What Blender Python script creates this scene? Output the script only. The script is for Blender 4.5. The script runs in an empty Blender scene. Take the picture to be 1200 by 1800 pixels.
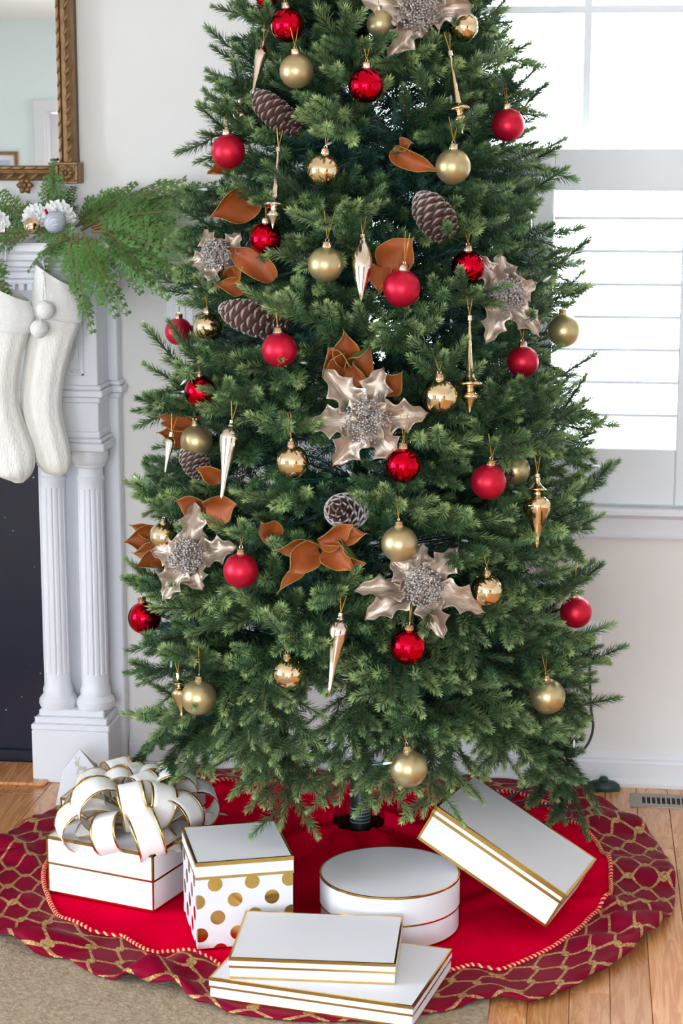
import bpy, math, random
import numpy as np
from mathutils import Vector, Matrix

random.seed(11)
rng = np.random.default_rng(7)
PI = math.pi
sc = bpy.context.scene
COL = sc.collection

# ------------------------------------------------------------------ camera, world, daylight, exposure
F_PX = 3420.0
YAW, PITCH = math.radians(7.1), math.radians(10.76)
CAM = Vector((0.0, -5.048, 1.692))
cd = bpy.data.cameras.new('camera')
cd.sensor_fit = 'VERTICAL'; cd.sensor_height = 36.0; cd.lens = F_PX / 1800 * 36
cd.clip_start = 0.05; cd.clip_end = 100
cam = bpy.data.objects.new('camera', cd); COL.objects.link(cam)
cam.location = CAM; cam.rotation_euler = (PI / 2 - PITCH, 0, YAW)
sc.camera = cam

SKY = 39.0      # brightness of the overcast sky overhead
world = bpy.data.worlds.new('overcast_sky'); sc.world = world
world.use_nodes = True
bg = world.node_tree.nodes['Background']
bg.inputs['Color'].default_value = (0.80, 0.885, 1.0, 1)
_wn = world.node_tree                       # overcast sky: brighter overhead than at the horizon
_g = _wn.nodes.new('ShaderNodeTexCoord'); _s = _wn.nodes.new('ShaderNodeSeparateXYZ'); _wn.links.new(_g.outputs['Generated'], _s.inputs[0])
_c = _wn.nodes.new('ShaderNodeFloatCurve'); _q = _c.mapping.curves[0].points   # z -1..1 -> 0..1
_q[0].location = (0.0, 0.36); _q[1].location = (1.0, 1.0); _q.new(0.47, 0.38); _q.new(0.53, 0.50)
for _p in _q: _p.handle_type = 'VECTOR'
_c.mapping.update()
_m = _wn.nodes.new('ShaderNodeMath'); _m.operation = 'MULTIPLY_ADD'; _m.inputs[1].default_value = 0.5; _m.inputs[2].default_value = 0.5
_k = _wn.nodes.new('ShaderNodeMath'); _k.operation = 'MULTIPLY'; _k.inputs[1].default_value = SKY
_wn.links.new(_s.outputs['Z'], _m.inputs[0]); _wn.links.new(_m.outputs[0], _c.inputs['Value']); _wn.links.new(_c.outputs[0], _k.inputs[0]); _wn.links.new(_k.outputs[0], bg.inputs['Strength'])

sc.view_settings.view_transform = 'Standard'
sc.view_settings.look = 'None'
sc.view_settings.gamma = 1.0
sc.view_settings.use_curve_mapping = False
sc.view_settings.exposure = -0.13

def portal(name, loc, rot, sx, sy):
    l = bpy.data.lights.new(name, 'AREA'); l.shape = 'RECTANGLE'; l.size = sx; l.size_y = sy
    l.cycles.is_portal = True
    o = bpy.data.objects.new(name, l); COL.objects.link(o); o.location = loc; o.rotation_euler = rot
# daylight comes in through the window in view, two windows behind the camera and two in the left wall, plus one added in the right wall
REAR_WINDOWS = [(-2.75, -1.05, 0.40, 2.38), (-0.7, 1.0, 0.40, 2.38)]
ADDED_RIGHT_WINDOWS = [(-8.0, -5.5, 0.40, 2.38)]  # unseen window, added to brighten the rear wall, its mirror image and the tree
LEFT_WINDOWS = [(-5.7, -4.1, 0.40, 2.38), (-3.7, -2.1, 0.40, 2.38)]
WX0, WX1, WZ0, WZ1 = -0.655, 0.80, 0.765, 2.35      # opening of the window in view
portal('portal_window', ((WX0 + WX1) / 2, 0.12, (WZ0 + WZ1) / 2), (-PI / 2, 0, 0), WX1 - WX0, WZ1 - WZ0)
for a, b, c, d in REAR_WINDOWS:
    portal('portal_rear', ((a + b) / 2, -8.52, (c + d) / 2), (PI / 2, 0, 0), b - a, d - c)
for a, b, c, d in ADDED_RIGHT_WINDOWS:
    portal('portal_added_right', (3.32, (a + b) / 2, (c + d) / 2), (PI / 2, 0, PI / 2), b - a, d - c)
for a, b, c, d in LEFT_WINDOWS:
    portal('portal_left', (-4.72, (a + b) / 2, (c + d) / 2), (PI / 2, 0, -PI / 2), b - a, d - c)

# ------------------------------------------------------------------ measuring helpers (photo pixel -> place in the room)
FH = Vector((-math.sin(YAW), math.cos(YAW), 0)); RV = Vector((math.cos(YAW), math.sin(YAW), 0))
FW = FH * math.cos(PITCH) + Vector((0, 0, -math.sin(PITCH))); UV_ = RV.cross(FW)
def ray(x, y): return FW + RV * ((x - 600) / F_PX) - UV_ * ((y - 900) / F_PX)
def fl(x, y, z=0.0):
    d = ray(x, y); return CAM + d * ((z - CAM.z) / d.z)
def wl(x, y, Y=0.0):
    d = ray(x, y); return CAM + d * ((Y - CAM.y) / d.y)
def prj(p):
    v = Vector(p) - CAM; z = v.dot(FW)
    return 600 + F_PX * v.dot(RV) / z, 900 - F_PX * v.dot(UV_) / z, z

# ------------------------------------------------------------------ materials
def new_mat(name):
    m = bpy.data.materials.new(name); m.use_nodes = True
    nt = m.node_tree; return m, nt, nt.nodes['Principled BSDF']
def lin(c): return tuple(((v / 255) / 12.92 if v / 255 <= 0.04045 else ((v / 255 + 0.055) / 1.055) ** 2.4) for v in c) + (1,)
def N(nt, t, **kw):
    n = nt.nodes.new(t)
    for k, v in kw.items():
        if k.startswith('i_'):
            n.inputs[int(k[2:]) if k[2:].isdigit() else k[2:].replace('_', ' ')].default_value = v
        else: setattr(n, k, v)
    return n
def mth(nt, op, a, b=None):
    n = nt.nodes.new('ShaderNodeMath'); n.operation = op
    for i, v in enumerate((a, b)):
        if v is None: continue
        if isinstance(v, (int, float)): n.inputs[i].default_value = v
        else: nt.links.new(v, n.inputs[i])
    return n.outputs[0]
def plain(name, c1, c2=None, rough=0.5, metal=0.0, scale=30.0, bump=0.0, bscale=None, spec=0.5, coat=0.0, sheen=0.0, detail=3.0, objrand=0.0, stretch=None):
    """noise-mixed colour + optional noise bump; colours are sRGB 0-255"""
    m, nt, b = new_mat(name)
    c2 = c2 or tuple(min(255, v * 1.04) for v in c1)
    tc = N(nt, 'ShaderNodeTexCoord'); src = tc.outputs['Object']
    if stretch:
        mp = N(nt, 'ShaderNodeMapping'); mp.inputs['Scale'].default_value = stretch
        nt.links.new(src, mp.inputs[0]); src = mp.outputs[0]
    nz = N(nt, 'ShaderNodeTexNoise'); nz.inputs['Scale'].default_value = scale; nz.inputs['Detail'].default_value = detail
    nt.links.new(src, nz.inputs['Vector'])
    mx = N(nt, 'ShaderNodeMix', data_type='RGBA')
    mx.inputs[6].default_value = lin(c1); mx.inputs[7].default_value = lin(c2)
    nt.links.new(nz.outputs['Fac'], mx.inputs[0])
    out = mx.outputs[2]
    if objrand:
        oi = N(nt, 'ShaderNodeObjectInfo'); hs = N(nt, 'ShaderNodeHueSaturation')
        nt.links.new(mth(nt, 'ADD', mth(nt, 'MULTIPLY', oi.outputs['Random'], objrand), 1 - objrand / 2), hs.inputs['Value'])
        nt.links.new(out, hs.inputs['Color']); out = hs.outputs[0]
    nt.links.new(out, b.inputs['Base Color'])
    b.inputs['Roughness'].default_value = rough; b.inputs['Metallic'].default_value = metal
    b.inputs['Specular IOR Level'].default_value = spec
    b.inputs['Coat Weight'].default_value = coat
    if sheen:
        b.inputs['Sheen Weight'].default_value = sheen; b.inputs['Sheen Roughness'].default_value = 0.4
        b.inputs['Sheen Tint'].default_value = lin(c2)
    if bump:
        n2 = N(nt, 'ShaderNodeTexNoise'); n2.inputs['Scale'].default_value = bscale or scale; n2.inputs['Detail'].default_value = detail
        nt.links.new(src, n2.inputs['Vector'])
        bp = N(nt, 'ShaderNodeBump'); bp.inputs['Strength'].default_value = bump; bp.inputs['Distance'].default_value = 0.003
        nt.links.new(n2.outputs['Fac'], bp.inputs['Height']); nt.links.new(bp.outputs[0], b.inputs['Normal'])
    return m

M = {}
M['wall'] = plain('wall_paint', (233, 230, 224), (237, 234, 228), 0.75, scale=3, bump=0.05, bscale=350)
M['rear_wall'] = plain('rear_wall_paint', (230, 243, 243), (235, 246, 246), 0.8, scale=3)
M['ceiling'] = plain('ceiling_paint', (240, 240, 238), None, 0.9, scale=3)
M['trim'] = plain('white_trim_paint', (226, 227, 230), (231, 232, 235), 0.38, scale=6, bump=0.02, bscale=120)
M['shutter'] = plain('shutter_paint', (226, 231, 233), (232, 236, 238), 0.45, scale=6)
M['box'] = plain('white_coated_card', (227, 228, 232), (232, 233, 237), 0.5, spec=0.22, scale=5, bump=0.02, bscale=400)
M['foil'] = plain('gold_foil', (206, 164, 80), (232, 194, 112), 0.2, 1.0, scale=18)
M['piping'] = plain('pale_gold_piping', (206, 170, 104), (232, 206, 150), 0.5, 0.2, scale=120)
M['vent_shade'] = plain('vent_shade_black', (22, 20, 18), (34, 30, 26), 0.8)  # near-black colour standing in for the shade below the vent slats
M['red_gloss'] = plain('red_mirror_glass', (206, 6, 36), (216, 10, 42), 0.04, 1.0, scale=4)
M['red_matte'] = plain('red_satin_glass', (196, 14, 48), (206, 20, 56), 0.36, 0.55, scale=4)
M['gold_gloss'] = plain('gold_mirror_glass', (232, 206, 162), (238, 214, 172), 0.04, 1.0, scale=4)
M['gold_matte'] = plain('champagne_satin_glass', (192, 174, 128), (200, 182, 136), 0.36, 0.8, scale=4)
M['silver'] = plain('champagne_silver_glass', (226, 212, 192), (234, 222, 204), 0.06, 1.0, scale=6)
M['cap'] = plain('ornament_cap_metal', (226, 212, 180), (236, 224, 196), 0.25, 1.0, scale=60)
M['thread'] = plain('gold_thread', (206, 156, 66), (222, 176, 86), 0.4, 0.5, scale=200)
M['pale_leaf'] = plain('champagne_metallic_fabric', (150, 130, 112), (218, 204, 188), 0.38, 0.72, scale=30, bump=0.9, bscale=75, detail=6, stretch=(0.25, 1.8, 1))
M['berry'] = plain('glitter_berry', (118, 110, 108), (214, 208, 204), 0.35, 0.45, scale=260, detail=1)
M['brown_leaf'] = plain('magnolia_underside', (118, 52, 16), (184, 96, 36), 0.55, scale=20, sheen=0.3, bump=0.25, bscale=90, detail=5)
M['green_leaf'] = plain('magnolia_top', (58, 72, 34), (96, 108, 58), 0.35, scale=16)
M['leaf_rim'] = plain('magnolia_rim', (150, 122, 66), (174, 148, 88), 0.5, scale=40)
M['cone'] = plain('cone_brown', (88, 58, 48), (126, 88, 74), 0.7, scale=120)
M['frost'] = plain('frosted_cone_tip', (196, 188, 186), (232, 226, 224), 0.8, scale=200)
M['pole'] = plain('dark_green_pole', (14, 26, 24), (24, 38, 34), 0.4, scale=20)
M['pole_label'] = plain('grey_label_print', (96, 118, 122), (120, 140, 142), 0.5, scale=30)
M['wire'] = plain('dark_green_wire', (16, 52, 46), (24, 66, 58), 0.4, scale=40)
M['bulb'] = plain('clear_bulb', (226, 232, 232), (240, 244, 244), 0.1, scale=40, coat=0.6)
M['gold_frame'] = plain('antique_gilt', (94, 66, 38), (170, 132, 88), 0.45, 0.5, scale=34, bump=0.5, bscale=90, detail=6)
M['gold_dark'] = plain('gilt_recess', (76, 50, 28), (120, 86, 50), 0.5, 0.5, scale=60, bump=0.4, detail=5)
M['cedar'] = plain('cedar_green', (42, 88, 28), (102, 144, 60), 0.5, scale=22, objrand=0.6, detail=4)
M['cedar_stem'] = plain('cedar_stem', (104, 84, 44), (126, 104, 60), 0.6, scale=60)
M['petal'] = plain('white_petal', (240, 238, 234), (250, 249, 246), 0.6, scale=40)
M['pale_blue'] = plain('pale_blue_swirl', (172, 180, 194), (198, 204, 214), 0.4, 0.15, scale=18)
M['stocking'] = plain('cream_knit', (232, 228, 218), (246, 243, 236), 0.9, scale=60, bump=0.7, bscale=130, sheen=0.4, detail=2, stretch=(1.6, 1, 0.6))
M['fluff'] = plain('cream_fleece', (242, 240, 232), (251, 250, 245), 0.95, scale=160, bump=1.0, bscale=420, sheen=0.5)
M['ribbon'] = plain('white_satin_ribbon', (238, 236, 232), (248, 247, 244), 0.34, scale=14, sheen=0.3)
M['cord_dark'] = plain('dark_green_cord', (10, 44, 42), (20, 60, 56), 0.4, scale=40)
M['vent'] = plain('pewter_metal', (150, 140, 128), (168, 158, 146), 0.45, 0.6, scale=60)
M['plate'] = plain('white_plastic', (236, 236, 238), (242, 242, 244), 0.4, scale=20)
M['print_blue'] = plain('blue_print', (140, 170, 206), (214, 226, 238), 0.6, scale=9)
M['velvet'] = plain('crimson_velvet', (196, 0, 38), (228, 0, 52), 0.85, scale=9, spec=0.0, sheen=0.3, bump=0.8, bscale=22, detail=5)
M['rug'] = plain('beige_rug', (104, 82, 56), (206, 188, 160), 0.95, scale=85, bump=1.0, bscale=150, detail=7)

def marble():
    m, nt, b = new_mat('black_marble')
    tc = N(nt, 'ShaderNodeTexCoord')
    v = N(nt, 'ShaderNodeTexVoronoi'); v.inputs['Scale'].default_value = 34
    n = N(nt, 'ShaderNodeTexNoise'); n.inputs['Scale'].default_value = 5; n.inputs['Detail'].default_value = 6
    nt.links.new(tc.outputs['Object'], v.inputs['Vector']); nt.links.new(tc.outputs['Object'], n.inputs['Vector'])
    r = mth(nt, 'LESS_THAN', v.outputs['Distance'], 0.075)
    g = mth(nt, 'GREATER_THAN', n.outputs['Fac'], 0.52)
    mx = N(nt, 'ShaderNodeMix', data_type='RGBA'); mx.inputs[6].default_value = lin((28, 34, 50)); mx.inputs[7].default_value = lin((186, 186, 190))
    nt.links.new(mth(nt, 'MULTIPLY', r, g), mx.inputs[0]); nt.links.new(mx.outputs[2], b.inputs['Base Color'])
    b.inputs['Roughness'].default_value = 0.12
    return m
M['marble'] = marble()
def oak(name, dark=False):
    m, nt, b = new_mat(name)
    tc = N(nt, 'ShaderNodeTexCoord'); mp = N(nt, 'ShaderNodeMapping'); mp.inputs['Scale'].default_value = (14, 1.3, 1)
    oi = N(nt, 'ShaderNodeObjectInfo')
    cmb = N(nt, 'ShaderNodeCombineXYZ'); nt.links.new(mth(nt, 'MULTIPLY', oi.outputs['Random'], 40), cmb.inputs[1])
    nt.links.new(tc.outputs['Object'], mp.inputs[0]); nt.links.new(cmb.outputs[0], mp.inputs['Location'])
    n = N(nt, 'ShaderNodeTexNoise'); n.inputs['Scale'].default_value = 3.2; n.inputs['Detail'].default_value = 5; n.inputs['Distortion'].default_value = 1.1
    nt.links.new(mp.outputs[0], n.inputs['Vector'])
    w = mth(nt, 'PINGPONG', mth(nt, 'MULTIPLY', n.outputs['Fac'], 7.0), 1.0)
    cr = N(nt, 'ShaderNodeValToRGB')
    cr.color_ramp.elements[0].position = 0.0; cr.color_ramp.elements[0].color = lin((194, 124, 70))
    cr.color_ramp.elements[1].position = 1.0; cr.color_ramp.elements[1].color = lin((224, 164, 106))
    nt.links.new(w, cr.inputs[0])
    hs = N(nt, 'ShaderNodeHueSaturation')
    nt.links.new(mth(nt, 'ADD', mth(nt, 'MULTIPLY', oi.outputs['Random'], 0.34), 0.82), hs.inputs['Value'])
    nt.links.new(cr.outputs[0], hs.inputs['Color']); nt.links.new(hs.outputs[0], b.inputs['Base Color'])
    b.inputs['Roughness'].default_value = 0.26; b.inputs['Coat Weight'].default_value = 0.25; b.inputs['Coat Roughness'].default_value = 0.2
    bp = N(nt, 'ShaderNodeBump'); bp.inputs['Strength'].default_value = 0.08; bp.inputs['Distance'].default_value = 0.002
    nt.links.new(w, bp.inputs['Height']); nt.links.new(bp.outputs[0], b.inputs['Normal'])
    return m
M['oak'] = oak('oak_plank')
def mirror_glass():
    m, nt, b = new_mat('mirror_glass')
    b.inputs['Base Color'].default_value = (0.93, 0.95, 0.95, 1); b.inputs['Metallic'].default_value = 1; b.inputs['Roughness'].default_value = 0.015
    return m
M['mirror'] = mirror_glass()
def pane_glass():
    m, nt, b = new_mat('window_glass')
    t = N(nt, 'ShaderNodeBsdfTransparent'); g = N(nt, 'ShaderNodeBsdfGlossy'); g.inputs['Roughness'].default_value = 0.02
    fr = N(nt, 'ShaderNodeFresnel'); fr.inputs[0].default_value = 1.45
    mx = N(nt, 'ShaderNodeMixShader'); nt.links.new(fr.outputs[0], mx.inputs[0]); nt.links.new(t.outputs[0], mx.inputs[1]); nt.links.new(g.outputs[0], mx.inputs[2])
    nt.links.new(mx.outputs[0], nt.nodes['Material Output'].inputs[0])
    return m
M['glass'] = pane_glass()
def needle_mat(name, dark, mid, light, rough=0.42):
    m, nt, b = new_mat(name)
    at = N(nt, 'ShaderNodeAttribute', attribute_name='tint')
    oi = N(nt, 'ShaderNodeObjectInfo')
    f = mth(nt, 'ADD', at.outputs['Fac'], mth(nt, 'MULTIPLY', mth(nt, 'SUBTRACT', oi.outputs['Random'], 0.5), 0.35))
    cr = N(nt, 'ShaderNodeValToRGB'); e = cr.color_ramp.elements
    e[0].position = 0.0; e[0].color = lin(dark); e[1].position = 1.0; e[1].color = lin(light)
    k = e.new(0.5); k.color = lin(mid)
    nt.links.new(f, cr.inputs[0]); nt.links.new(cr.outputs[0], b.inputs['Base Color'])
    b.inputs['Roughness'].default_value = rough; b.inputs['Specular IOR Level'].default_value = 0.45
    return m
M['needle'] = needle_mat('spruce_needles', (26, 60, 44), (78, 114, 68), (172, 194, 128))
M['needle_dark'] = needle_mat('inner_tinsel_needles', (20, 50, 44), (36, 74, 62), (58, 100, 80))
M['twig'] = plain('twig_bark', (62, 56, 34), (84, 74, 44), 0.7, scale=80)
def trellis():
    m, nt, b = new_mat('maroon_trellis_brocade')
    uv = N(nt, 'ShaderNodeUVMap', uv_map='UVMap'); sp = N(nt, 'ShaderNodeSeparateXYZ'); nt.links.new(uv.outputs[0], sp.inputs[0])
    tc = N(nt, 'ShaderNodeTexCoord'); nz = N(nt, 'ShaderNodeTexNoise'); nz.inputs['Scale'].default_value = 8; nt.links.new(tc.outputs['Object'], nz.inputs['Vector'])
    u = mth(nt, 'ADD', sp.outputs[0], mth(nt, 'MULTIPLY', mth(nt, 'SUBTRACT', nz.outputs['Fac'], 0.5), 0.5)); v = sp.outputs[1]
    cw = mth(nt, 'MULTIPLY', mth(nt, 'COSINE', mth(nt, 'MULTIPLY', v, PI)), 0.58)
    def fam(x): return mth(nt, 'ABSOLUTE', mth(nt, 'SUBTRACT', mth(nt, 'FLOORED_MODULO', x, 2.0), 1.0))
    d1 = fam(mth(nt, 'SUBTRACT', u, cw)); d2 = fam(mth(nt, 'ADD', mth(nt, 'ADD', u, 1.0), cw))
    d = mth(nt, 'MINIMUM', d1, d2)
    fac = mth(nt, 'LESS_THAN', d, 0.15)
    n2 = N(nt, 'ShaderNodeTexNoise'); n2.inputs['Scale'].default_value = 210; n2.inputs['Detail'].default_value = 1; nt.links.new(tc.outputs['Object'], n2.inputs['Vector'])
    gold = N(nt, 'ShaderNodeMix', data_type='RGBA'); gold.inputs[6].default_value = lin((128, 92, 50)); gold.inputs[7].default_value = lin((206, 172, 116))
    nt.links.new(mth(nt, 'MULTIPLY', mth(nt, 'SUBTRACT', n2.outputs['Fac'], 0.3), 2.5), gold.inputs[0])
    red = N(nt, 'ShaderNodeMix', data_type='RGBA'); red.inputs[6].default_value = lin((104, 0, 28)); red.inputs[7].default_value = lin((142, 0, 44)); nt.links.new(nz.outputs['Fac'], red.inputs[0])
    mx = N(nt, 'ShaderNodeMix', data_type='RGBA'); nt.links.new(fac, mx.inputs[0]); nt.links.new(red.outputs[2], mx.inputs[6]); nt.links.new(gold.outputs[2], mx.inputs[7])
    nt.links.new(mx.outputs[2], b.inputs['Base Color'])
    nt.links.new(mth(nt, 'MULTIPLY', fac, 0.35), b.inputs['Metallic'])
    b.inputs['Roughness'].default_value = 0.5; b.inputs['Specular IOR Level'].default_value = 0.08
    bp = N(nt, 'ShaderNodeBump'); bp.inputs['Strength'].default_value = 0.5; bp.inputs['Distance'].default_value = 0.002
    nt.links.new(fac, bp.inputs['Height']); nt.links.new(bp.outputs[0], b.inputs['Normal'])
    return m
M['trellis'] = trellis()
def floor_base():
    m, nt, b = new_mat('oak_strip_floor')
    tc = N(nt, 'ShaderNodeTexCoord'); mp = N(nt, 'ShaderNodeMapping'); mp.inputs['Rotation'].default_value = (0, 0, PI / 2)
    br = N(nt, 'ShaderNodeTexBrick'); br.inputs['Scale'].default_value = 1.0; br.inputs['Brick Width'].default_value = 1.1; br.inputs['Row Height'].default_value = 0.085
    br.inputs['Mortar Size'].default_value = 0.001; br.inputs['Color1'].default_value = lin((176, 112, 64)); br.inputs['Color2'].default_value = lin((202, 140, 88)); br.inputs['Mortar'].default_value = lin((90, 54, 30))
    nt.links.new(tc.outputs['Object'], mp.inputs[0]); nt.links.new(mp.outputs[0], br.inputs['Vector']); nt.links.new(br.outputs[0], b.inputs['Base Color'])
    b.inputs['Roughness'].default_value = 0.3
    return m
M['floor'] = floor_base()

# ------------------------------------------------------------------ mesh helpers
class MB:
    def __init__(s): s.v = []; s.f = []; s.mi = []; s.uv = None
    def add(s, vs, fs, mi=0):
        o = len(s.v); s.v += [tuple(p) for p in vs]; s.f += [tuple(i + o for i in f) for f in fs]; s.mi += [mi] * len(fs); return s
    def box(s, a, b, mi=0, mat=None):
        (x0, y0, z0), (x1, y1, z1) = a, b
        vs = [(x0, y0, z0), (x1, y0, z0), (x1, y1, z0), (x0, y1, z0), (x0, y0, z1), (x1, y0, z1), (x1, y1, z1), (x0, y1, z1)]
        if mat: vs = [mat @ Vector(p) for p in vs]
        return s.add(vs, [(0, 3, 2, 1), (4, 5, 6, 7), (0, 1, 5, 4), (1, 2, 6, 5), (2, 3, 7, 6), (3, 0, 4, 7)], mi)
    def tube(s, pts, r, n=6, mi=0, cap=True):
        pts = [Vector(p) for p in pts]; rr = r if isinstance(r, (list, tuple)) else [r] * len(pts)
        vs = []; fs = []; up = None
        for i, p in enumerate(pts):
            t = (pts[min(i + 1, len(pts) - 1)] - pts[max(i - 1, 0)]); t = t.normalized() if t.length > 1e-9 else Vector((0, 0, 1))
            if up is None: up = t.orthogonal().normalized()
            else:
                up = up - t * up.dot(t); up = up.normalized() if up.length > 1e-6 else t.orthogonal().normalized()
            bn = t.cross(up)
            for k in range(n):
                a = 2 * PI * k / n; vs.append(p + (up * math.cos(a) + bn * math.sin(a)) * rr[i])
        for i in range(len(pts) - 1):
            for k in range(n):
                k2 = (k + 1) % n; fs.append((i * n + k, i * n + k2, (i + 1) * n + k2, (i + 1) * n + k))
        if cap: fs += [tuple(range(n - 1, -1, -1)), tuple((len(pts) - 1) * n + k for k in range(n))]
        return s.add(vs, fs, mi)
    def lathe(s, prof, n=32, mi=0, c=(0, 0, 0), flute=None):
        vs = []; fs = []
        for (r, z) in prof:
            for k in range(n):
                a = 2 * PI * k / n; q = r * (flute(a, z) if flute else 1)
                vs.append((c[0] + q * math.cos(a), c[1] + q * math.sin(a), c[2] + z))
        for i in range(len(prof) - 1):
            for k in range(n):
                k2 = (k + 1) % n; fs.append((i * n + k, i * n + k2, (i + 1) * n + k2, (i + 1) * n + k))
        if prof[0][0] > 1e-5: fs.append(tuple(range(n - 1, -1, -1)))
        if prof[-1][0] > 1e-5: fs.append(tuple((len(prof) - 1) * n + k for k in range(n)))
        return s.add(vs, fs, mi)
    def grid(s, P, nu, nv, mi=0, closed_u=False):
        fs = []
        for i in range(nu if closed_u else nu - 1):
            for j in range(nv - 1):
                i2 = (i + 1) % nu; fs.append((i * nv + j, i2 * nv + j, i2 * nv + j + 1, i * nv + j + 1))
        return s.add(P, fs, mi)
    def profile(s, prof, x0, x1, mi=0):
        """prof: closed (y,z) outline swept along x"""
        n = len(prof); vs = [(x0, y, z) for y, z in prof] + [(x1, y, z) for y, z in prof]
        fs = [(i, (i + 1) % n, n + (i + 1) % n, n + i) for i in range(n)] + [tuple(range(n - 1, -1, -1)), tuple(range(n, 2 * n))]
        return s.add(vs, fs, mi)
    def mesh(s, name, mats, smooth=False, auto=None):
        me = bpy.data.meshes.new(name); me.from_pydata(s.v, [], s.f)
        for m in (mats if isinstance(mats, (list, tuple)) else [mats]): me.materials.append(M[m])
        me.polygons.foreach_set('material_index', s.mi)
        if smooth: me.polygons.foreach_set('use_smooth', [True] * len(me.polygons))
        if s.uv:
            lay = me.uv_layers.new(name='UVMap')
            idx = np.empty(len(me.loops), dtype=np.int32); me.loops.foreach_get('vertex_index', idx)
            lay.data.foreach_set('uv', np.asarray(s.uv, dtype=np.float32)[idx].ravel())
        me.update()
        if auto is not None: me.set_sharp_from_angle(angle=math.radians(auto))
        return me
    def build(s, name, mats, parent=None, smooth=False, auto=None):
        return link(name, s.mesh(name, mats, smooth or auto is not None, auto), parent)
def link(name, me, parent=None, mat=None):
    o = bpy.data.objects.new(name, me); COL.objects.link(o)
    if parent: o.parent = parent
    if mat is not None: o.matrix_local = mat
    return o
def tag(o, label=None, cat=None, group=None, kind=None):
    if label: o['label'] = label
    if cat: o['category'] = cat
    if group: o['group'] = group
    if kind: o['kind'] = kind
    return o
def thing(name, label, cat, loc=(0, 0, 0), rot=None, group=None, scale=1.0):
    o = bpy.data.objects.new(name, None); COL.objects.link(o)
    o.empty_display_size = 0.05
    m = (rot.to_4x4() if rot is not None else Matrix.Identity(4))
    o.matrix_world = Matrix.Translation(Vector(loc)) @ m @ Matrix.Diagonal((scale, scale, scale, 1))
    return tag(o, label, cat, group)
def struct(o, label=None): 
    o['kind'] = 'structure'
    if label: o['label'] = label
    return o
def catmull(pts, n=8):
    pts = [Vector(p) for p in pts]; out = []
    q = [pts[0] * 2 - pts[1]] + pts + [pts[-1] * 2 - pts[-2]]
    for i in range(1, len(q) - 2):
        for k in range(n):
            t = k / n; a, b, c, d = q[i - 1], q[i], q[i + 1], q[i + 2]
            out.append(0.5 * ((2 * b) + (c - a) * t + (2 * a - 5 * b + 4 * c - d) * t * t + (3 * b - a - 3 * c + d) * t ** 3))
    out.append(pts[-1]); return out
def frame(x, z):
    """rotation whose columns are X along x, Z near z"""
    x = Vector(x).normalized(); z = Vector(z); z = (z - x * z.dot(x)); z = z.normalized() if z.length > 1e-6 else x.orthogonal().normalized()
    y = z.cross(x); return Matrix((x, y, z)).transposed()
def bevelled_box(mb, a, b, r, mi=0):
    """box with chamfered edges"""
    (x0, y0, z0), (x1, y1, z1) = a, b; vs = []; 
    import itertools
    c = [(x0 + x1) / 2, (y0 + y1) / 2, (z0 + z1) / 2]; h = [(x1 - x0) / 2, (y1 - y0) / 2, (z1 - z0) / 2]
    idx = {}
    for s in itertools.product((-1, 1), repeat=3):
        for ax in range(3):
            p = [c[k] + s[k] * (h[k] if k == ax else h[k] - r) for k in range(3)]
            idx[(s, ax)] = len(vs); vs.append(p)
    fs = []
    for ax in range(3):
        o1, o2 = [k for k in range(3) if k != ax]
        for sg in (-1, 1):
            f = []
            for t in ((-1, -1), (1, -1), (1, 1), (-1, 1)):
                s = [0, 0, 0]; s[ax] = sg; s[o1], s[o2] = t; f.append(idx[(tuple(s), ax)])
            fs.append(tuple(f))
        for t in itertools.product((-1, 1), repeat=2):
            s1 = [0, 0, 0]; s1[o1], s1[o2] = t; s1[ax] = -1; s2 = list(s1); s2[ax] = 1
            fs.append((idx[(tuple(s1), o1)], idx[(tuple(s2), o1)], idx[(tuple(s2), o2)], idx[(tuple(s1), o2)]))
    for s in itertools.product((-1, 1), repeat=3): fs.append(tuple(idx[(s, ax)] for ax in range(3)))
    # orient outward
    out = []
    cv = Vector(c)
    for f in fs:
        p = [Vector(vs[i]) for i in f]; nrm = (p[1] - p[0]).cross(p[2] - p[0]); m = sum(p, Vector()) / len(p) - cv
        out.append(f if nrm.dot(m) > 0 else f[::-1])
    mb.add(vs, out, mi); return mb

# ================================================================== THE ROOM
XL, XR, YR, ZC = -4.6, 3.2, -8.4, 2.52
struct(MB().box((XL - .14, YR - .14, -0.12), (XR + .14, 0.14, -0.012)).build('floor', 'floor'), 'warm oak strip floor')
FLOOR = bpy.data.objects['floor']
# planks one by one where the photograph shows the floor
pw = 0.082
pk = MB()
bevelled_box(pk, (0, 0, -0.011), (pw - 0.0012, 1.0, 0.0), 0.0009)
plank_me = pk.mesh('plank', 'oak')
x = -1.72; i = 0
while x < 0.98:
    y = -2.7 - random.random() * 0.8
    while y < -0.012:
        L = random.uniform(0.55, 1.25); y1 = min(y + L, -0.012)
        if y1 > -2.6 and y1 - y > 0.03:
            o = link('plank', plank_me, FLOOR); o.location = (x, y, 0); o.scale = (1, y1 - y - 0.0012, 1)
        y = y1
    x += pw
# the rest of the floor lies level with the planks
fb = MB()
fb.box((XL, YR, -0.011), (-1.724, 0, -0.0005)); fb.box((0.99, YR, -0.011), (XR, 0, -0.0005)); fb.box((-1.724, YR, -0.011), (0.99, -3.55, -0.0005))
o = fb.build('plank_field', 'floor', FLOOR); o['kind'] = 'stuff'
struct(MB().box((XL - .14, YR - .14, ZC), (XR + .14, 0.14, ZC + .1)).build('ceiling', 'ceiling'), 'white ceiling')

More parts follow.
